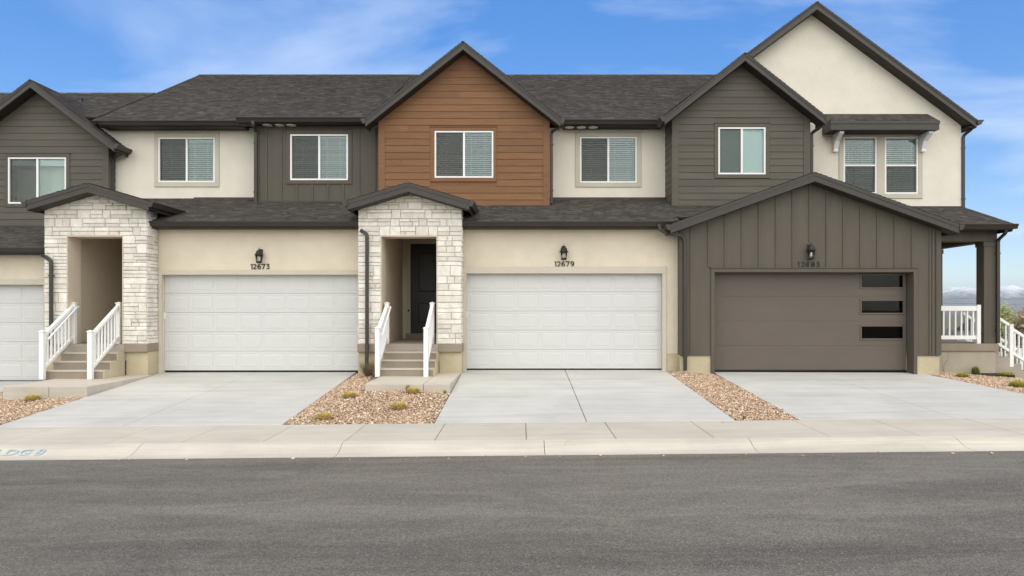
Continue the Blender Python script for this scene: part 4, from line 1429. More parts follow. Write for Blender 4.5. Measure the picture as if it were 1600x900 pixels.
def portico(parent, xc, hw, ox0, ox1, zfloor, zopen, ygate, zap, xhr, back, alc_l, alc_r, door=None):
    Y = 17.75
    x0, x1 = xc - hw, xc + hw
    top = zap - 0.2
    pit = 0.295
    p = MB()
    for (a, b, c, d) in ((x0, ox0, zfloor, zopen), (ox1, x1, zfloor, zopen)):
        p.box(a, b, Y, Y + 0.50, c, d)
    p.prism_y([(x0, zopen), (x1, zopen), (x1, top - pit * hw), (xc, top), (x0, top - pit * hw)], Y, Y + 0.50)
    body = p.build('portico', 'mortar', parent)
    zs = [zfloor + 0.002]
    while zs[-1] < zopen - 0.3: zs.append(zs[-1] + random.uniform(0.15, 0.26))
    zs = [zs[0] + (z - zs[0]) * (zopen - zs[0]) / (zs[-1] - zs[0]) for z in zs]
    up = [zopen]
    while up[-1] < top: up.append(up[-1] + random.uniform(0.15, 0.24))
    for i in range(len(zs) - 1):
        for seg in ((x0 - 0.03, ox0 - 0.002), (ox1 + 0.002, x1 + 0.03)):
            for r in fill(*seg, zs[i], zs[i + 1]):
                stone(body, [(r[0], r[2]), (r[1], r[2]), (r[1], r[3]), (r[0], r[3])], lambda a, b, d: (a, Y - d, b))
    for i in range(len(up) - 1):
        for r in fill(x0 - 0.03, x1 + 0.03, up[i], up[i + 1]):
            poly = [(r[0], r[2]), (r[1], r[2]), (r[1], r[3]), (r[0], r[3])]
            for s in (-1, 1):
                poly = clip(poly, s * pit, 1.0, top + 0.005 + s * pit * xc)
                if len(poly) < 3: break
            if len(poly) >= 3 and area(poly) > 0.0015:
                stone(body, poly, lambda a, b, d: (a, Y - d, b))
    rows = zs + [z for z in up[1:] if z < top - pit * hw - 0.05] + [top - pit * hw]
    for s, xs_ in ((1, x1), (-1, x0)):
        for i in range(len(rows) - 1):
            for r in fill(Y - 0.004, Y + 0.52, rows[i], rows[i + 1]):
                stone(body, [(r[0], r[2]), (r[1], r[2]), (r[1], r[3]), (r[0], r[3])], lambda a, b, d: (xs_ + s * d, a, b))
    gable_roof(parent, xc + 0.02, xhr, 17.35, Y - 0.03, zap, pit, low_back, gut=True)
    # base, cap and the deep entry recess
    for a, b in ((x0 - 0.03, ox0 - 0.06), (ox1 + 0.05, x1 + 0.03)):
        part_box('porch_base', 'found', parent, a, b, Y + 0.03, Y + 0.55, -0.5, zfloor - 0.195)
        part_box('porch_cap', 'cap', parent, a - 0.02, b + 0.02 if b > xc else b, Y - 0.06, Y + 0.548, zfloor - 0.194, zfloor, bevel=0.014)
    part_box('entry_floor', 'step', parent, ox0 - 0.06, ox1 + 0.05, Y - 0.045, ygate, zfloor - 0.4, zfloor - 0.002)
    zc = E + 2.09
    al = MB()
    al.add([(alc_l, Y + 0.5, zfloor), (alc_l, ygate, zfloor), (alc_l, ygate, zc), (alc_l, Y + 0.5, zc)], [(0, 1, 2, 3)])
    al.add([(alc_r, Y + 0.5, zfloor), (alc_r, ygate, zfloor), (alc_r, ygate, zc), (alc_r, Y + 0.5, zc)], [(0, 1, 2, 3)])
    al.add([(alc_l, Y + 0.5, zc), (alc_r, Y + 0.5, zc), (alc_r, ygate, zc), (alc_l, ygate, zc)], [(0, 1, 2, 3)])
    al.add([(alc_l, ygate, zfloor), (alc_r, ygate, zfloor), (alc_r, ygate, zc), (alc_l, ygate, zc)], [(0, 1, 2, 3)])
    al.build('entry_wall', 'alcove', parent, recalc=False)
    # plastered jambs and lintel inside the stone
    part_box('jamb', 'alcove', parent, ox0 - 0.004, ox0 + 0.012, Y - 0.034, Y + 0.51, zfloor, zopen - 0.02)
    part_box('jamb', 'alcove', parent, ox1 - 0.012, ox1 + 0.004, Y - 0.034, Y + 0.51, zfloor, zopen - 0.02)
    part_box('lintel', 'alcove', parent, ox0 - 0.004, ox1 + 0.004, Y - 0.036, Y + 0.512, zopen - 0.019, zopen + 0.004)
    if door:
        a, b, c, d = door
        yb = ygate
        dd = part_box('front_door', 'black', parent, a, b, yb - 0.05, yb - 0.012, c, d, bevel=0.004)
        for (q0, q1) in ((c + 0.22, c + 0.95), (c + 1.12, d - 0.2)):
            rr = MB()
            xa, xb = a + 0.15, b - 0.15
            yy = yb - 0.05
            rings = [(0, 0.0), (0.03, 0.014), (0.055, 0.014), (0.10, -0.012)]
            vv_ = []
            for ins, dp in rings: vv_ += [(xa + ins, yy + dp - 0.002, q0 + ins), (xb - ins, yy + dp - 0.002, q0 + ins), (xb - ins, yy + dp - 0.002, q1 - ins), (xa + ins, yy + dp - 0.002, q1 - ins)]
            ff = [(i * 4 + k, i * 4 + (k + 1) % 4, i * 4 + 4 + (k + 1) % 4, i * 4 + 4 + k) for i in range(3) for k in range(4)] + [(12, 13, 14, 15)]
            rr.add(vv_, ff).build('door_panel', 'black', dd, recalc=False)
        fm = MB()
        fm.box(a - 0.11, a - 0.002, yb - 0.06, yb - 0.004, zfloor + .002, d + 0.11); fm.box(b + 0.002, b + 0.11, yb - 0.06, yb - 0.004, zfloor + .002, d + 0.11); fm.box(a - 0.002, b + 0.002, yb - 0.06, yb - 0.004, d + 0.002, d + 0.11)
        fm.build('door_frame', 'trim', parent, bevel=0.004)
        part_box('threshold', 'cap', parent, a - 0.11, b + 0.11, yb - 0.20, yb - 0.061, zfloor, c - 0.004)
        MB().lathe([(0.012, 0), (0.03, 0.004), (0.03, 0.05), (0.012, 0.055)], (a - 0.055, yb - 0.07, E - 0.05), 8).build('door_bell', 'black', parent)
        MB().lathe([(0.03, 0), (0.034, 0.02), (0.034, 0.045), (0.02, 0.06)], (b - 0.07, yb - 0.085, c + 0.95), 10).build('door_knob', 'bronze', dd)
    return body


zfl = 0.68
zop = sz(368.5, 17.75)
portico(h1, -10.262, 1.204, sx(106, 17.75), sx(193, 17.75), zfl, zop, 21.2, E + 2.987, 1.44, None, -11.05, -9.5,
        (-10.75, -9.8, zfl + 0.15, zfl + 2.58))
portico(h2, -2.693, 1.212, sx(595.5, 17.75), sx(683, 17.75), zfl, zop, 21.2, E + 3.0, 1.44, None, -3.42, -1.95,
        (sx(641.5, 21.15), sx(641.5, 21.15) + 0.95, sz(520.5, 21.15), sz(381, 21.15)))


# ------------------------------------------------------------------ entry steps, landings, railings
def entry_steps(xa, xb, label, zland):
    t = thing('entry_steps', ((xa + xb) / 2, 17.2, zland), label, 'steps', 'concrete entry steps')
    n = 4
    rise = (zfl - zland) / n
    for i in range(n - 1):
        y0 = 16.86 + 0.28 * i
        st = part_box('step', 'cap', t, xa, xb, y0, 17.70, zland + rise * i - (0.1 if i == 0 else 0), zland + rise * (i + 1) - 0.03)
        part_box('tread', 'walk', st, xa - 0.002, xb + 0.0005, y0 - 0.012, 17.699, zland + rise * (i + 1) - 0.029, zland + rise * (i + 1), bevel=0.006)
    pr = [(17.74, zland - 0.1)]
    pr += [(16.855, zland - 0.1)]
    for i in range(n - 1):
        y0 = 16.855 + 0.28 * i
        pr += [(y0, zland + rise * (i + 1) - 0.012), (y0 + 0.28, zland + rise * (i + 1) - 0.012)]
    pr[-1] = (17.74, pr[-1][1])
    for a in (xb + 0.001, xa - 0.021):
        MB().prism_x(pr, a, a + 0.02).build('step_cheek', 'found', t)
    return t


zl1, zl2 = sz(592, 16.86), sz(588, 16.86)
entry_steps(-10.9, -9.58, 'flight of concrete steps up to the dark entry left of garage 12673', zl1)
entry_steps(-3.27, -2.02, 'flight of concrete steps up to the black front door of 12679', zl2)


def landing(x0, x1, y0, y1, z, jx_):
    d = thing('entry_path', ((x0 + x1) / 2, (y0 + y1) / 2, z), None, None); d['kind'] = 'structure'
    part_box('slab', 'walk', d, x0, jx_ - .004, y0, y1, z - 0.32, z, bevel=0.008)
    part_box('slab', 'walk', d, jx_ + .004, x1, y0, y1, z - 0.32, z, bevel=0.008)


landing(-10.70, -8.96, 15.17, 17.78, zl1, -9.75)
landing(-3.22, -1.475, 15.12, 17.78, zl2, -2.02)


def stair_rail(x, label, ya, yb, za, zb, ha=1.10, hb=1.0, grip=0, nb=7, group='white stair railings'):
    """bottom post at ya, top post at yb; rails follow the stair"""
    t = thing('stair_railing', (x, ya, za), label, 'railing', group)
    w = 0.052
    for y, z, h in ((ya, za, ha), (yb, zb, hb)):
        p = part_box('post', 'vinyl', t, x - w, x + w, y - w, y + w, z, z + h, bevel=0.006)
        MB().add([(x - w - .012, y - w - .012, z + h), (x + w + .012, y - w - .012, z + h), (x + w + .012, y + w + .012, z + h), (x - w - .012, y + w + .012, z + h),
                  (x - w - .012, y - w - .012, z + h + .015), (x + w + .012, y - w - .012, z + h + .015), (x + w + .012, y + w + .012, z + h + .015), (x - w - .012, y + w + .012, z + h + .015), (x, y, z + h + .045)],
                 [(0, 3, 2, 1), (0, 1, 5, 4), (1, 2, 6, 5), (2, 3, 7, 6), (3, 0, 4, 7), (4, 5, 8), (5, 6, 8), (6, 7, 8), (7, 4, 8)]).build('post_cap', 'vinyl', p)
    y0, y1 = ya + w, yb - w
    def rail(nm, off0, off1, hh, ww):
        MB().prism_x([(y0, za + off0 - hh), (y1, zb + off1 - hh), (y1, zb + off1), (y0, za + off0)], x - ww, x + ww).build(nm, 'vinyl', t, bevel=0.004)
    rail('top_rail', ha - 0.035, hb - 0.035, 0.085, 0.04)
    rail('bottom_rail', 0.29, 0.19, 0.08, 0.028)
    for k in range(nb):
        f = (k + 1) / (nb + 1)
        y = y0 + (y1 - y0) * f
        lo = za + 0.25 + (zb + 0.15 - za - 0.25) * f; hi = za + ha - 0.09 + (zb + hb - za - ha) * f
        part_box('baluster', 'vinyl', t, x - 0.018, x + 0.018, y - 0.018, y + 0.018, lo, hi)
    if grip:
        xg_ = x + grip * 0.085
        MB().tube([(x, y0 + 0.03, za + ha - 0.20), (xg_, y0 + 0.02, za + ha - 0.17), (xg_, y1 + 0.02, zb + hb - 0.10), (xg_, y1 + 0.10, zb + hb - 0.08), (x, y1 + 0.06, zb + hb - 0.12)], 0.021, 8).build('grip_rail', 'vinyl', t)
    return t


ya_, yb_ = 16.75, 17.93
stair_rail(-10.905, 'white railing with grip bar left of the steps beside the 12673 garage', ya_, yb_, zl1, zfl, 1.08, 0.98, grip=1)
stair_rail(-9.81, 'white railing right of the steps beside the 12673 garage', ya_, yb_, zl1, zfl, 1.08, 0.98)
stair_rail(-3.277, 'white railing with grip bar left of the steps to the black door', ya_, yb_, zl2, zfl, 1.10, 0.98, grip=1)
stair_rail(-2.175, 'white railing right of the steps to the black door', ya_, yb_, zl2, zfl, 1.10, 0.98)


def level_rail(x0, x1, y, z, label, nb, h=1.02, post_side=1, along='x'):
    t = thing('porch_railing', (x0, y, z), label, 'railing')
    w = 0.052
    xp = x1 if post_side > 0 else x0
    part_box('post', 'vinyl', t, xp - w, xp + w, y - w, y + w, z, z + h, bevel=0.006)
    a, b = (x0, x1 - w) if post_side > 0 else (x0 + w, x1)
    part_box('top_rail', 'vinyl', t, a, b, y - 0.04, y + 0.04, z + h - 0.16, z + h - 0.03, bevel=0.004)
    part_box('bottom_rail', 'vinyl', t, a, b, y - 0.028, y + 0.028, z + 0.11, z + 0.21, bevel=0.004)
    for k in range(nb):
        x = a + (b - a) * (k + 0.5) / nb
        part_box('baluster', 'vinyl', t, x - 0.02, x + 0.02, y - 0.018, y + 0.018, z + 0.212, z + h - 0.162)
    return t


level_rail(10.25, sx(1528, 19.38), 19.38, pz, 'white front railing between the olive column and the taupe garage', 11)
level_rail(10.6, 12.2, 22.3, pz, 'white rear railing seen behind the front porch railing', 10)


def side_stair():
    """steps going down from the porch towards the right"""
    t = thing('side_steps', (13.2, 20.4, -0.9), 'concrete steps descending from the side porch at the right edge', 'steps')
    n = 5
    rise = 0.19
    for i in range(n):
        part_box('step', 'step', t, px1 + 0.01, px1 + 0.30 * (n - i), 19.75, 21.1, -1.3, pz - rise * (i + 1) - 0.001 * i, bevel=0.008) if i == n - 1 else \
            part_box('step', 'step', t, px1 + 0.012 + 0.001 * i, px1 + 0.30 * (i + 1), 19.75 + 0.002 * i, 21.1 - 0.002 * i, -1.3, pz - rise * (i + 1), bevel=0.008)
    for y, lab in ((19.80, 'near white railing of the side steps descending at the right edge'), (21.05, 'far white railing of the side steps descending at the right edge')):
        r = thing('stair_railing', (12.6, y, pz), lab, 'railing', 'white stair railings')
        w = 0.052
        xs_ = [px1 + 0.04, sx(1579, 19.80), px1 + 1.75]
        slope = -rise / 0.30
        zt_ = lambda x: sz(508, 19.8) + (x - xs_[1]) * slope
        for i, x in enumerate(xs_):
            if i == 0: continue
            part_box('post', 'vinyl', r, x - w, x + w, y - w, y + w, zt_(x) - 1.12, zt_(x), bevel=0.006)
            part_box('post_cap', 'vinyl', r, x - w - .01, x + w + .01, y - w - .01, y + w + .01, zt_(x) + .001, zt_(x) + 0.02, bevel=0.006)
        for i in range(2):
            a, b = xs_[i] + w, xs_[i + 1] - w
            for nm, o, hh in (('top_rail', 0.02 if i == 0 else -0.04, 0.09), ('bottom_rail', -0.68, 0.08)):
                MB().prism_y([(a, zt_(a) + o - hh), (b, zt_(b) + o - hh), (b, zt_(b) + o), (a, zt_(a) + o)], y - 0.035, y + 0.035).build(nm, 'vinyl', r, bevel=0.004)
            nb = 3 if i == 0 else 9
            for k in range(nb):
                x = a + (b - a) * (k + 0.5) / nb
                part_box('baluster', 'vinyl', r, x - 0.018, x + 0.018, y - 0.018, y + 0.018, zt_(x) - 0.72, zt_(x) - 0.05)


side_stair()


# ------------------------------------------------------------------ lanterns and house numbers
def lantern(x, Y, ztop, zbot, label):
    t = thing('wall_lantern', (x, Y, zbot), label, 'lantern', 'black wall lanterns over the garages')
    H = ztop - zbot
    y = Y - 0.13
    MB().lathe([(0.0, 0), (0.006, 0), (0.012, -0.02), (0.006, -0.04), (0.014, -0.055), (0.03, -0.06), (0.062, -0.085), (0.078, -0.12), (0.086, -0.155), (0.112, -0.175), (0.112, -0.190), (0.07, -0.2)][::-1], (x, y, ztop), 12).build('lamp_cap', 'number', t)
    zc = ztop - 0.2
    MB().lathe([(0.058, zbot + 0.02 - zc), (0.080, -0.002)], (x, y, zc), 10).build('lamp_glass', 'glass_lamp', t, smooth=True)
    for k in range(6):
        a = 2 * math.pi * (k + 0.5) / 6
        MB().tube([(x + 0.062 * math.cos(a), y + 0.062 * math.sin(a), zbot + 0.012), (x + 0.086 * math.cos(a), y + 0.086 * math.sin(a), zc + 0.004)], 0.0065, 5).build('lamp_bar', 'number', t)
    MB().lathe([(0.02, -0.01), (0.066, 0.0), (0.07, 0.016), (0.055, 0.02)], (x, y, zbot), 12).build('lamp_base', 'number', t)
    MB().lathe([(0.012, 0.02), (0.014, 0.07), (0.026, 0.10), (0.024, 0.14), (0.008, 0.155)], (x, y, zbot), 10).build('bulb', 'vinyl', t, smooth=True)
    part_box('backplate', 'number', t, x - 0.05, x + 0.05, Y - 0.045, Y - 0.001, zc + 0.03, zc + 0.17, bevel=0.01)
    MB().tube([(x, Y - 0.045, zc + 0.06), (x, Y - 0.075, zc + 0.12), (x, Y - 0.11, zc + 0.15), (x, Y - 0.13, zc + 0.14)], 0.011, 7).build('bracket_arm', 'number', t)


def digit_mesh(ch, size, mat):
    cu = bpy.data.curves.new('digit', 'FONT')
    cu.body = ch
    cu.size = size
    cu.extrude = 0.006
    cu.offset = size * 0.020
    cu.align_x = 'CENTER'
    o = bpy.data.objects.new('tmp_digit', cu)
    COL.objects.link(o)
    dg = bpy.context.evaluated_depsgraph_get()
    me = bpy.data.meshes.new_from_object(o.evaluated_get(dg))
    bpy.data.objects.remove(o)
    me.materials.clear(); me.materials.append(M[mat])
    return me


def arc(cx_, cy_, rx, ry, a0, a1, n=14):
    return [(cx_ + rx * math.cos(R(a0 + (a1 - a0) * i / n)), cy_ + ry * math.sin(R(a0 + (a1 - a0) * i / n))) for i in range(n + 1)]


# centre lines of the numerals in a box 0.66 wide and 1 high
NUM = {
    '1': [[(0.10, 0.86), (0.36, 0.92), (0.36, 0.0)]],
    '2': [arc(0.32, 0.66, 0.24, 0.26, 165, -30, 12) + [(0.08, 0.08), (0.62, 0.08)]],
    '3': [[(0.08, 0.92), (0.55, 0.92), (0.30, 0.58)] + arc(0.31, 0.33, 0.25, 0.25, 85, -150, 12)],
    '6': [[(0.52, 0.90)] + arc(0.40, 0.42, 0.32, 0.48, 78, 172, 8) + arc(0.33, 0.31, 0.25, 0.235, 170, 530, 18)],
    '7': [[(0.05, 0.78), (0.05, 0.92), (0.58, 0.92), (0.20, 0.0)]],
    '8': [arc(0.33, 0.72, 0.20, 0.20, -90, 270, 18), arc(0.33, 0.29, 0.25, 0.22, 90, 450, 18)],
    '9': [[(0.14, 0.10)] + arc(0.26, 0.58, 0.32, 0.48, -102, -8, 8) + arc(0.33, 0.69, 0.25, 0.235, -10, -370, 18)],
}


def numeral(parent, ch, x, z, h, Y):
    mb = MB()
    sw_ = 0.085
    for line in NUM[ch]:
        n = len(line)
        L, Rr = [], []
        for i in range(n):
            a, b = Vector(line[max(i - 1, 0)]), Vector(line[min(i + 1, n - 1)])
            p = Vector(line[i])
            d0 = (p - a).normalized() if i else (b - p).normalized()
            d1 = (b - p).normalized() if i < n - 1 else d0
            t_ = (d0 + d1)
            t_ = t_.normalized() if t_.length > 1e-3 else d0
            k = min(1.8, 1 / max(0.3, t_.dot(d0)))
            q = Vector((-t_.y, t_.x)) * sw_ * k
            L.append(p + q); Rr.append(p - q)
        f = [(x + q.x * h, Y - 0.016, z + q.y * h) for q in L + Rr]
        b_ = [(x + q.x * h, Y - 0.002, z + q.y * h) for q in L + Rr]
        fs = []
        for i in range(n - 1):
            fs += [(i, i + 1, n + i + 1, n + i), (i, 2 * n + i, 2 * n + i + 1, i + 1), (n + i, n + i + 1, 3 * n + i + 1, 3 * n + i)]
        fs += [(0, n, 3 * n, 2 * n), (n - 1, 3 * n - 1, 4 * n - 1, 2 * n - 1)]
        mb.add(f + b_, fs)
    return mb.build('digit', 'number', parent, recalc=False)


def house_number(chars, Y, x0, x1, z0, z1, label, gaps=None):
    t = thing('house_number', ((x0 + x1) / 2, Y, z0), label, 'house number', 'house numbers over the garage doors')
    h = z1 - z0
    wd = {'1': 0.50}
    tot = sum(wd.get(c, 0.74) for c in chars)
    x = x0
    k = (x1 - x0) / tot
    for i, ch in enumerate(chars):
        numeral(t, ch, x if gaps is None else gaps[i] - 0.33 * h, z0, h, Y)
        x += wd.get(ch, 0.74) * k


lantern(sx(405.5, 18.2), 18.3, sz(387, 18.2), sz(411, 18.2), 'black carriage lantern over the white garage between the two stone entries')
lantern(sx(881, 18.2), 18.3, sz(382, 18.2), sz(406, 18.2), 'black carriage lantern over the white garage next to the taupe one')
lantern(sx(1268, 17.85), 18.0, sz(379, 17.85), sz(404.5, 17.85), 'black carriage lantern on the olive batten wall over the taupe garage door')
part_box('mounting_block', 'olive_bb', h3, sx(1259.5, Y3), sx(1274.5, Y3), Y3 - 0.02, Y3 + 0.004, sz(405, Y3), sz(380, Y3), bevel=0.004)
house_number('12673', 18.3, sx(390.5, 18.28), sx(422.5, 18.28), sz(420.6, 18.28), sz(412.4, 18.28), 'dark house number 12673 over the white garage between the two stone entries')
house_number('12679', 18.3, sx(865.5, 18.28), sx(898.5, 18.28), sz(416.8, 18.28), sz(408.2, 18.28), 'dark house number 12679 over the white garage next to the taupe one')
house_number('12683', 18.0, sx(1246.5, 17.98), sx(1279, 17.98), sz(417.2, 17.98), sz(408.8, 17.98), 'dark house number 12683 on the olive batten wall',
             [sx(p, 17.98) for p in (1248.3, 1255, 1262.3, 1271, 1278.6)])


# faded blue marking on the gutter
def marking():
    t = thing('painted_marking', (sx(35, 10.4), 10.4, gz(-7, 10.4)), 'faded blue spray-painted letters on the curb at lower left', 'marking')
    for ch, p in (('B', -24), ('L', -8), ('D', 12), ('G', 34), ('8', 57)):
        cu = digit_mesh(ch, 0.22, 'marker')
        o = link_mesh(cu, 'letter', t)
        x = sx(p, 10.42)
        # laid on the slope of the rolled kerb
        o.rotation_euler = (math.atan2(0.085, 0.22), 0, 0)
        o.scale = (1.15, 1.0, 0.3)
        o.location = Vector((x, YR + 0.235, gz(x, 10.0) - 0.012 * 0.19 + 0.026)) - OFF[t.name]


marking()


# ------------------------------------------------------------------ planting
def tuft_mesh(n, w, h, cols, seed):
    r = random.Random(seed)
    mb = MB()
    for _ in range(n):
        a = r.uniform(0, 6.283)
        rr = w * 0.30 * math.sqrt(r.random())
        bx_, by_ = rr * math.cos(a), rr * math.sin(a)
        el_ = math.asin(r.uniform(0.12, 1.0))                # tips lie on a low dome
        q = r.uniform(0.75, 1.08)
        a2 = a + r.uniform(-0.5, 0.5)
        tx, ty, tz_ = w * 0.82 * q * math.cos(el_) * math.cos(a2), w * 0.82 * q * math.cos(el_) * math.sin(a2), h * q * (0.15 + 0.85 * math.sin(el_))
        mx, my, mz = bx_ + (tx - bx_) * 0.45, by_ + (ty - by_) * 0.45, tz_ * 0.75 + 0.012
        px_, py_ = -math.sin(a2 + r.uniform(-1, 1)) * 0.0042, math.cos(a2 + r.uniform(-1, 1)) * 0.0042
        c = r.choice(cols); g = r.uniform(0.8, 1.2); c = tuple(min(0.95, v * g) for v in c)
        mb.add([(bx_ - px_, by_ - py_, -0.01), (bx_ + px_, by_ + py_, -0.01), (mx + px_, my + py_, mz), (mx - px_, my - py_, mz), (tx, ty, tz_)], [(0, 1, 2, 3), (3, 2, 4)], c)
    return mb.mesh('grass_tuft', 'blade', recalc=False)


straw = [srgb(240, 222, 170), srgb(230, 208, 148), srgb(218, 195, 130), srgb(200, 182, 118)]
yel = [srgb(215, 205, 115), srgb(185, 185, 95), srgb(205, 190, 100), srgb(150, 155, 75)]
grn = [srgb(125, 138, 75), srgb(145, 152, 85), srgb(105, 120, 65)]
TM = {'straw': [tuft_mesh(900, 0.275, 0.155, straw, s) for s in (1, 2, 3)], 'yellow': [tuft_mesh(900, 0.33, 0.18, yel, s) for s in (4, 5)], 'green': [tuft_mesh(700, 0.22, 0.30, grn, 6)], 'small': [tuft_mesh(60, 0.12, 0.20, grn, 7)]}


def ground_hit(px, py):
    """depth at which the graded ground meets the surveyed bearing"""
    lo, hi = 5.0, 30.0
    for _ in range(50):
        Y = (lo + hi) / 2
        if sz(py, Y) > gz(sx(px, Y), Y): lo = Y
        else: hi = Y
    return Y


def tuft(kind, px, py, label, sc=1.0, i=0, asp=1.0, Y=None):
    Y = Y or ground_hit(px, py)
    x = sx(px, Y)
    o = link_mesh(TM[kind][i % len(TM[kind])], 'grass_tuft', None)
    o.location = (x, Y, bed_z(x, Y) - 0.005)
    o.rotation_euler = (0, 0, random.uniform(0, 6.28))
    o.scale = (sc * asp, sc * asp, sc)
    tag(o, label, 'grass', 'ornamental grass tufts in the gravel')


tuft('straw', 51, 625, 'straw-coloured grass tuft at the left edge of the picture', 1.0, 0)
tuft('straw', 506, 654, 'straw-coloured grass tuft nearest the sidewalk', 0.95, 1)
tuft('straw', 546, 624.5, 'straw-coloured grass tuft at the left of the gravel before the black door', 0.95, 2)
tuft('straw', 623, 639.5, 'largest straw-coloured grass tuft in the middle of the gravel bed', 1.05, 0)
tuft('straw', 646, 619, 'straw-coloured grass tuft closest to the entry path of the black door', 0.95, 1)
tuft('small', 638, 610, 'small spiky green grass sprig at the edge of the entry path', 1.0, Y=15.02)
tuft('small', 695, 610, 'low green weed at the right corner of the entry path', 0.6, Y=15.03)
tuft('small', 1163, 655, 'tiny green weed at the foot of the narrow gravel strip', 0.55)
tuft('yellow', 1504, 589, 'yellow-green grass tuft left of the others before the side porch', 0.85, 0)
tuft('green', 1524, 585, 'dark green upright grass clump against the side porch base', 0.85)
tuft('yellow', 1573, 589, 'yellow-green grass tuft at the foot of the side steps', 1.0, 1)
tuft('yellow', 1590, 604, 'yellow grass tuft nearest the taupe garage driveway at the right edge', 1.0, 0)
tuft('green', 1600, 588, 'green grass clump cut by the right edge of the picture', 0.9)


def twiggy(x, y, z, w, h, n, label, seed):
    r = random.Random(seed)
    mb = MB()
    for _ in range(n):
        a = r.uniform(0, 6.283)
        p = Vector((x, y, z)); d = Vector((math.cos(a) * 0.35, math.sin(a) * 0.35, 1)).normalized()
        pts = [p]
        for k in range(4):
            d = (d + Vector((r.uniform(-.5, .5), r.uniform(-.5, .5), r.uniform(-.2, .3)))).normalized()
            q = pts[-1] + d * h / 4 * r.uniform(0.6, 1.1)
            q.x = min(max(q.x, x - w), x + w); q.y = min(max(q.y, y - w), y + w)
            pts.append(q)
        mb.tube(pts, 0.006, 3, 0.0015)
    o = mb.build('shrub', 'twig', None, recalc=False)
    o.location = (0, 0, 0)
    return tag(o, label, 'shrub')


Ys = 17.35
twiggy(sx(575, Ys), Ys, gz(sx(575, Ys), Ys) - 0.02, 0.19, 0.50, 150, 'bare brown twiggy shrub by the downspout left of the black-door steps', 3)
twiggy(sx(1475, 19.15), 19.15, gz(11.0, 19.1), 0.07, 0.75, 2, 'thin bare sapling stem against the side porch base', 5)
mu = part_box('mulch_strip', 'mulch', None, 10.3, px1 + 0.05, 18.75, 19.36, gz(11.5, 19) - 0.2, gz(11.5, 19) - 0.005)
mu['kind'] = 'structure'


def leafy(name, x, y, z, h, rx, rz, n, cols, label, group=None, trunk=0.4, seed=1, leaf=0.07, cat='tree'):
    r = random.Random(seed)
    t = thing(name, (x, y, z), label, cat, group)
    tb = MB()
    top = z + h
    tb.tube([(x, y, z - 0.1), (x + 0.02 * h, y, z + h * 0.35), (x - 0.01 * h, y, z + h * 0.7), (x, y, top - 0.05 * h)], 0.018 * h, 6, 0.004 * h)
    tips = []
    for k in range(16):
        zz = z + h * (trunk + (0.95 - trunk) * k / 16)
        a = k * 2.4 + r.uniform(-.4, .4)
        L = rx * (1.05 - 0.6 * k / 16) * r.uniform(0.7, 1.1)
        e = (x + L * math.cos(a), y + L * math.sin(a), zz + L * 0.8)
        m_ = (x + L * .5 * math.cos(a), y + L * .5 * math.sin(a), zz + L * 0.3)
        tb.tube([(x, y, zz), m_, e], 0.006 * h, 4, 0.002 * h)
        tips.append((m_, e))
    tb.build('trunk', 'bark', t, recalc=False)
    lb = MB()
    for _ in range(n):
        m_, e = r.choice(tips)
        f = r.random()
        c = [m_[i] + (e[i] - m_[i]) * f + r.gauss(0, rx * 0.16) for i in range(3)]
        u = Vector((r.gauss(0, 1), r.gauss(0, 1), r.gauss(0, 1))).normalized(); v = u.orthogonal().normalized()
        s_ = leaf * r.uniform(0.6, 1.3)
        cc = r.choice(cols); g = r.uniform(0.7, 1.25)
        p = Vector(c)
        lb.add([tuple(p - u * s_), tuple(p + v * s_ * .5), tuple(p + u * s_), tuple(p - v * s_ * .5)], [(0, 1, 2, 3)], tuple(q * g for q in cc))
    lb.build('crown', 'leaf', t, recalc=False)
    return t


yt = 34.0
leafy('young_tree', sx(1567, yt), yt, terrain_z(sx(1567, yt), yt), sz(474, yt) - terrain_z(sx(1567, yt), yt), 0.62, 1.0, 1500,
      [srgb(165, 180, 95), srgb(190, 190, 110), srgb(140, 160, 90), srgb(205, 200, 125)], 'young green tree standing beyond the side steps', trunk=0.42, seed=4, leaf=0.055)
for i, (p, py, Y, rx) in enumerate(((1592, 500, 95, 3.2), (1618, 496, 104, 3.8))):
    zt_ = terrain_z(sx(p, Y), Y)
    lab = ['reddish leafless tree beyond the side steps at the right edge', 'larger brown tree cut by the right edge of the view', 'low brown tree behind the side porch column', 'low brown tree seen through the porch railing', 'brown tree beyond the right edge'][i]
    leafy('bare_tree', sx(p, Y), Y, zt_, sz(py, Y) - zt_, rx, 3, 1300, [srgb(165, 140, 120), srgb(175, 155, 125), srgb(145, 140, 110)], lab, 'brown trees in the valley', trunk=0.25, seed=20 + i, leaf=0.35)


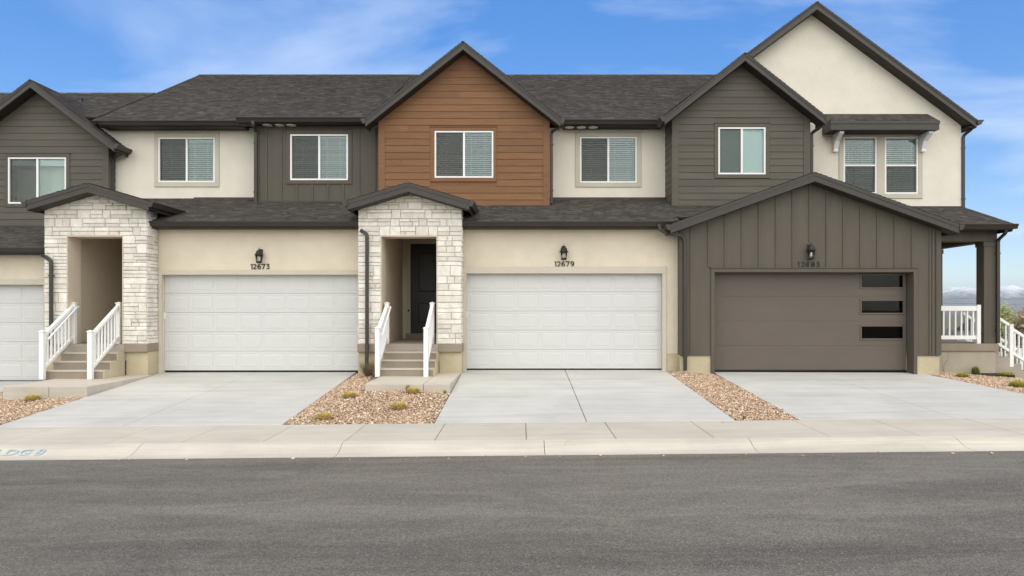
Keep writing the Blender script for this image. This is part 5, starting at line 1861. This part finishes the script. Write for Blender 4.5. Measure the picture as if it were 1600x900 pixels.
def far_house(px, Y, w, d, hwall, wallm, label, rot=0.0):
    x = sx(px, Y)
    z = terrain_z(x, Y)
    t = thing('far_house', (x, Y, z), label, 'house', 'houses in the valley')
    holes = []
    body = MB().box(x - w / 2, x + w / 2, Y, Y + d, z - 2, z + hwall)
    body.build('wall', wallm, t)
    MB().add([(x - w / 2 - .4, Y - .4, z + hwall), (x + w / 2 + .4, Y - .4, z + hwall), (x + w / 2 + .4, Y + d + .4, z + hwall), (x - w / 2 - .4, Y + d + .4, z + hwall), (x - w / 2 - .4, Y + d / 2, z + hwall + d * .25), (x + w / 2 + .4, Y + d / 2, z + hwall + d * .25)],
             [(0, 1, 5, 4), (2, 3, 4, 5), (0, 4, 3), (1, 2, 5), (0, 3, 2, 1)]).build('roof', 'far_roof', t)
    for k in range(3):
        for zz in ((0.9, 2.1), (3.6, 4.8)) if hwall > 4 else ((0.9, 2.1),):
            cx_ = x - w / 2 + w * (k + 0.5) / 3
            f = frame4(MB(), cx_ - .75, cx_ + .75, z + zz[0], z + zz[1], 0.1, Y - 0.06, Y + 0.05).build('window', 'vinyl', t)
            part_box('pane', 'far_pane', f, cx_ - .66, cx_ + .66, Y - 0.02, Y + 0.02, z + zz[0] + .09, z + zz[1] - .09)


far_house(1595, 150, 14, 10, 5.2, 'far_wall', 'pale far house in the valley at the right edge')
far_house(1560, 190, 15, 10, 3.0, 'far_wall_b', 'grey single-storey far house in the valley')
far_house(1505, 170, 16, 10, 3.0, 'far_wall', 'pale single-storey far house seen through the porch railing')


def power_line():
    t = thing('power_line', (150, 260, -6), 'power line strung across the valley before the mountains', 'power line')
    Y = 260.0
    for p in (1380, 1760):
        x = sx(p, Y)
        MB().tube([(x, Y, -14), (x, Y, 15)], 0.22, 8, 0.14).build('pole', 'bark', t)
        part_box('crossarm', 'bark', t, x - 1.4, x + 1.4, Y - 0.1, Y + 0.1, 9.9, 10.15)
    for k, zz in enumerate((481, 465.5, 473.5)):
        a, b = sx(1380, Y), sx(1760, Y)
        z = sz(zz, Y)
        pts = [(a + (b - a) * i / 16, Y, z + 1.6 * ((i / 8 - 1) ** 2) - 0.4) for i in range(17)]
        MB().tube(pts, 0.035, 4).build('wire', 'wire', t)


power_line()

# ------------------------------------------------------------------ haze over the valley
HAZE = True
if HAZE:
    hm = bpy.data.materials.new('valley_haze'); hm.use_nodes = True
    nt = hm.node_tree; nt.nodes.clear()
    out = nt.nodes.new('ShaderNodeOutputMaterial')
    pv = nt.nodes.new('ShaderNodeVolumePrincipled')
    pv.inputs['Color'].default_value = (0.82, 0.91, 1.0, 1)
    pv.inputs['Density'].default_value = 0.000045
    pv.inputs['Anisotropy'].default_value = 0.2
    nt.links.new(pv.outputs[0], out.inputs['Volume'])
    M['haze'] = hm
    hz = MB().box(-41000, 41000, -21000, 41000, -40, 560).build('haze', 'haze', None)
    hz['kind'] = 'stuff'
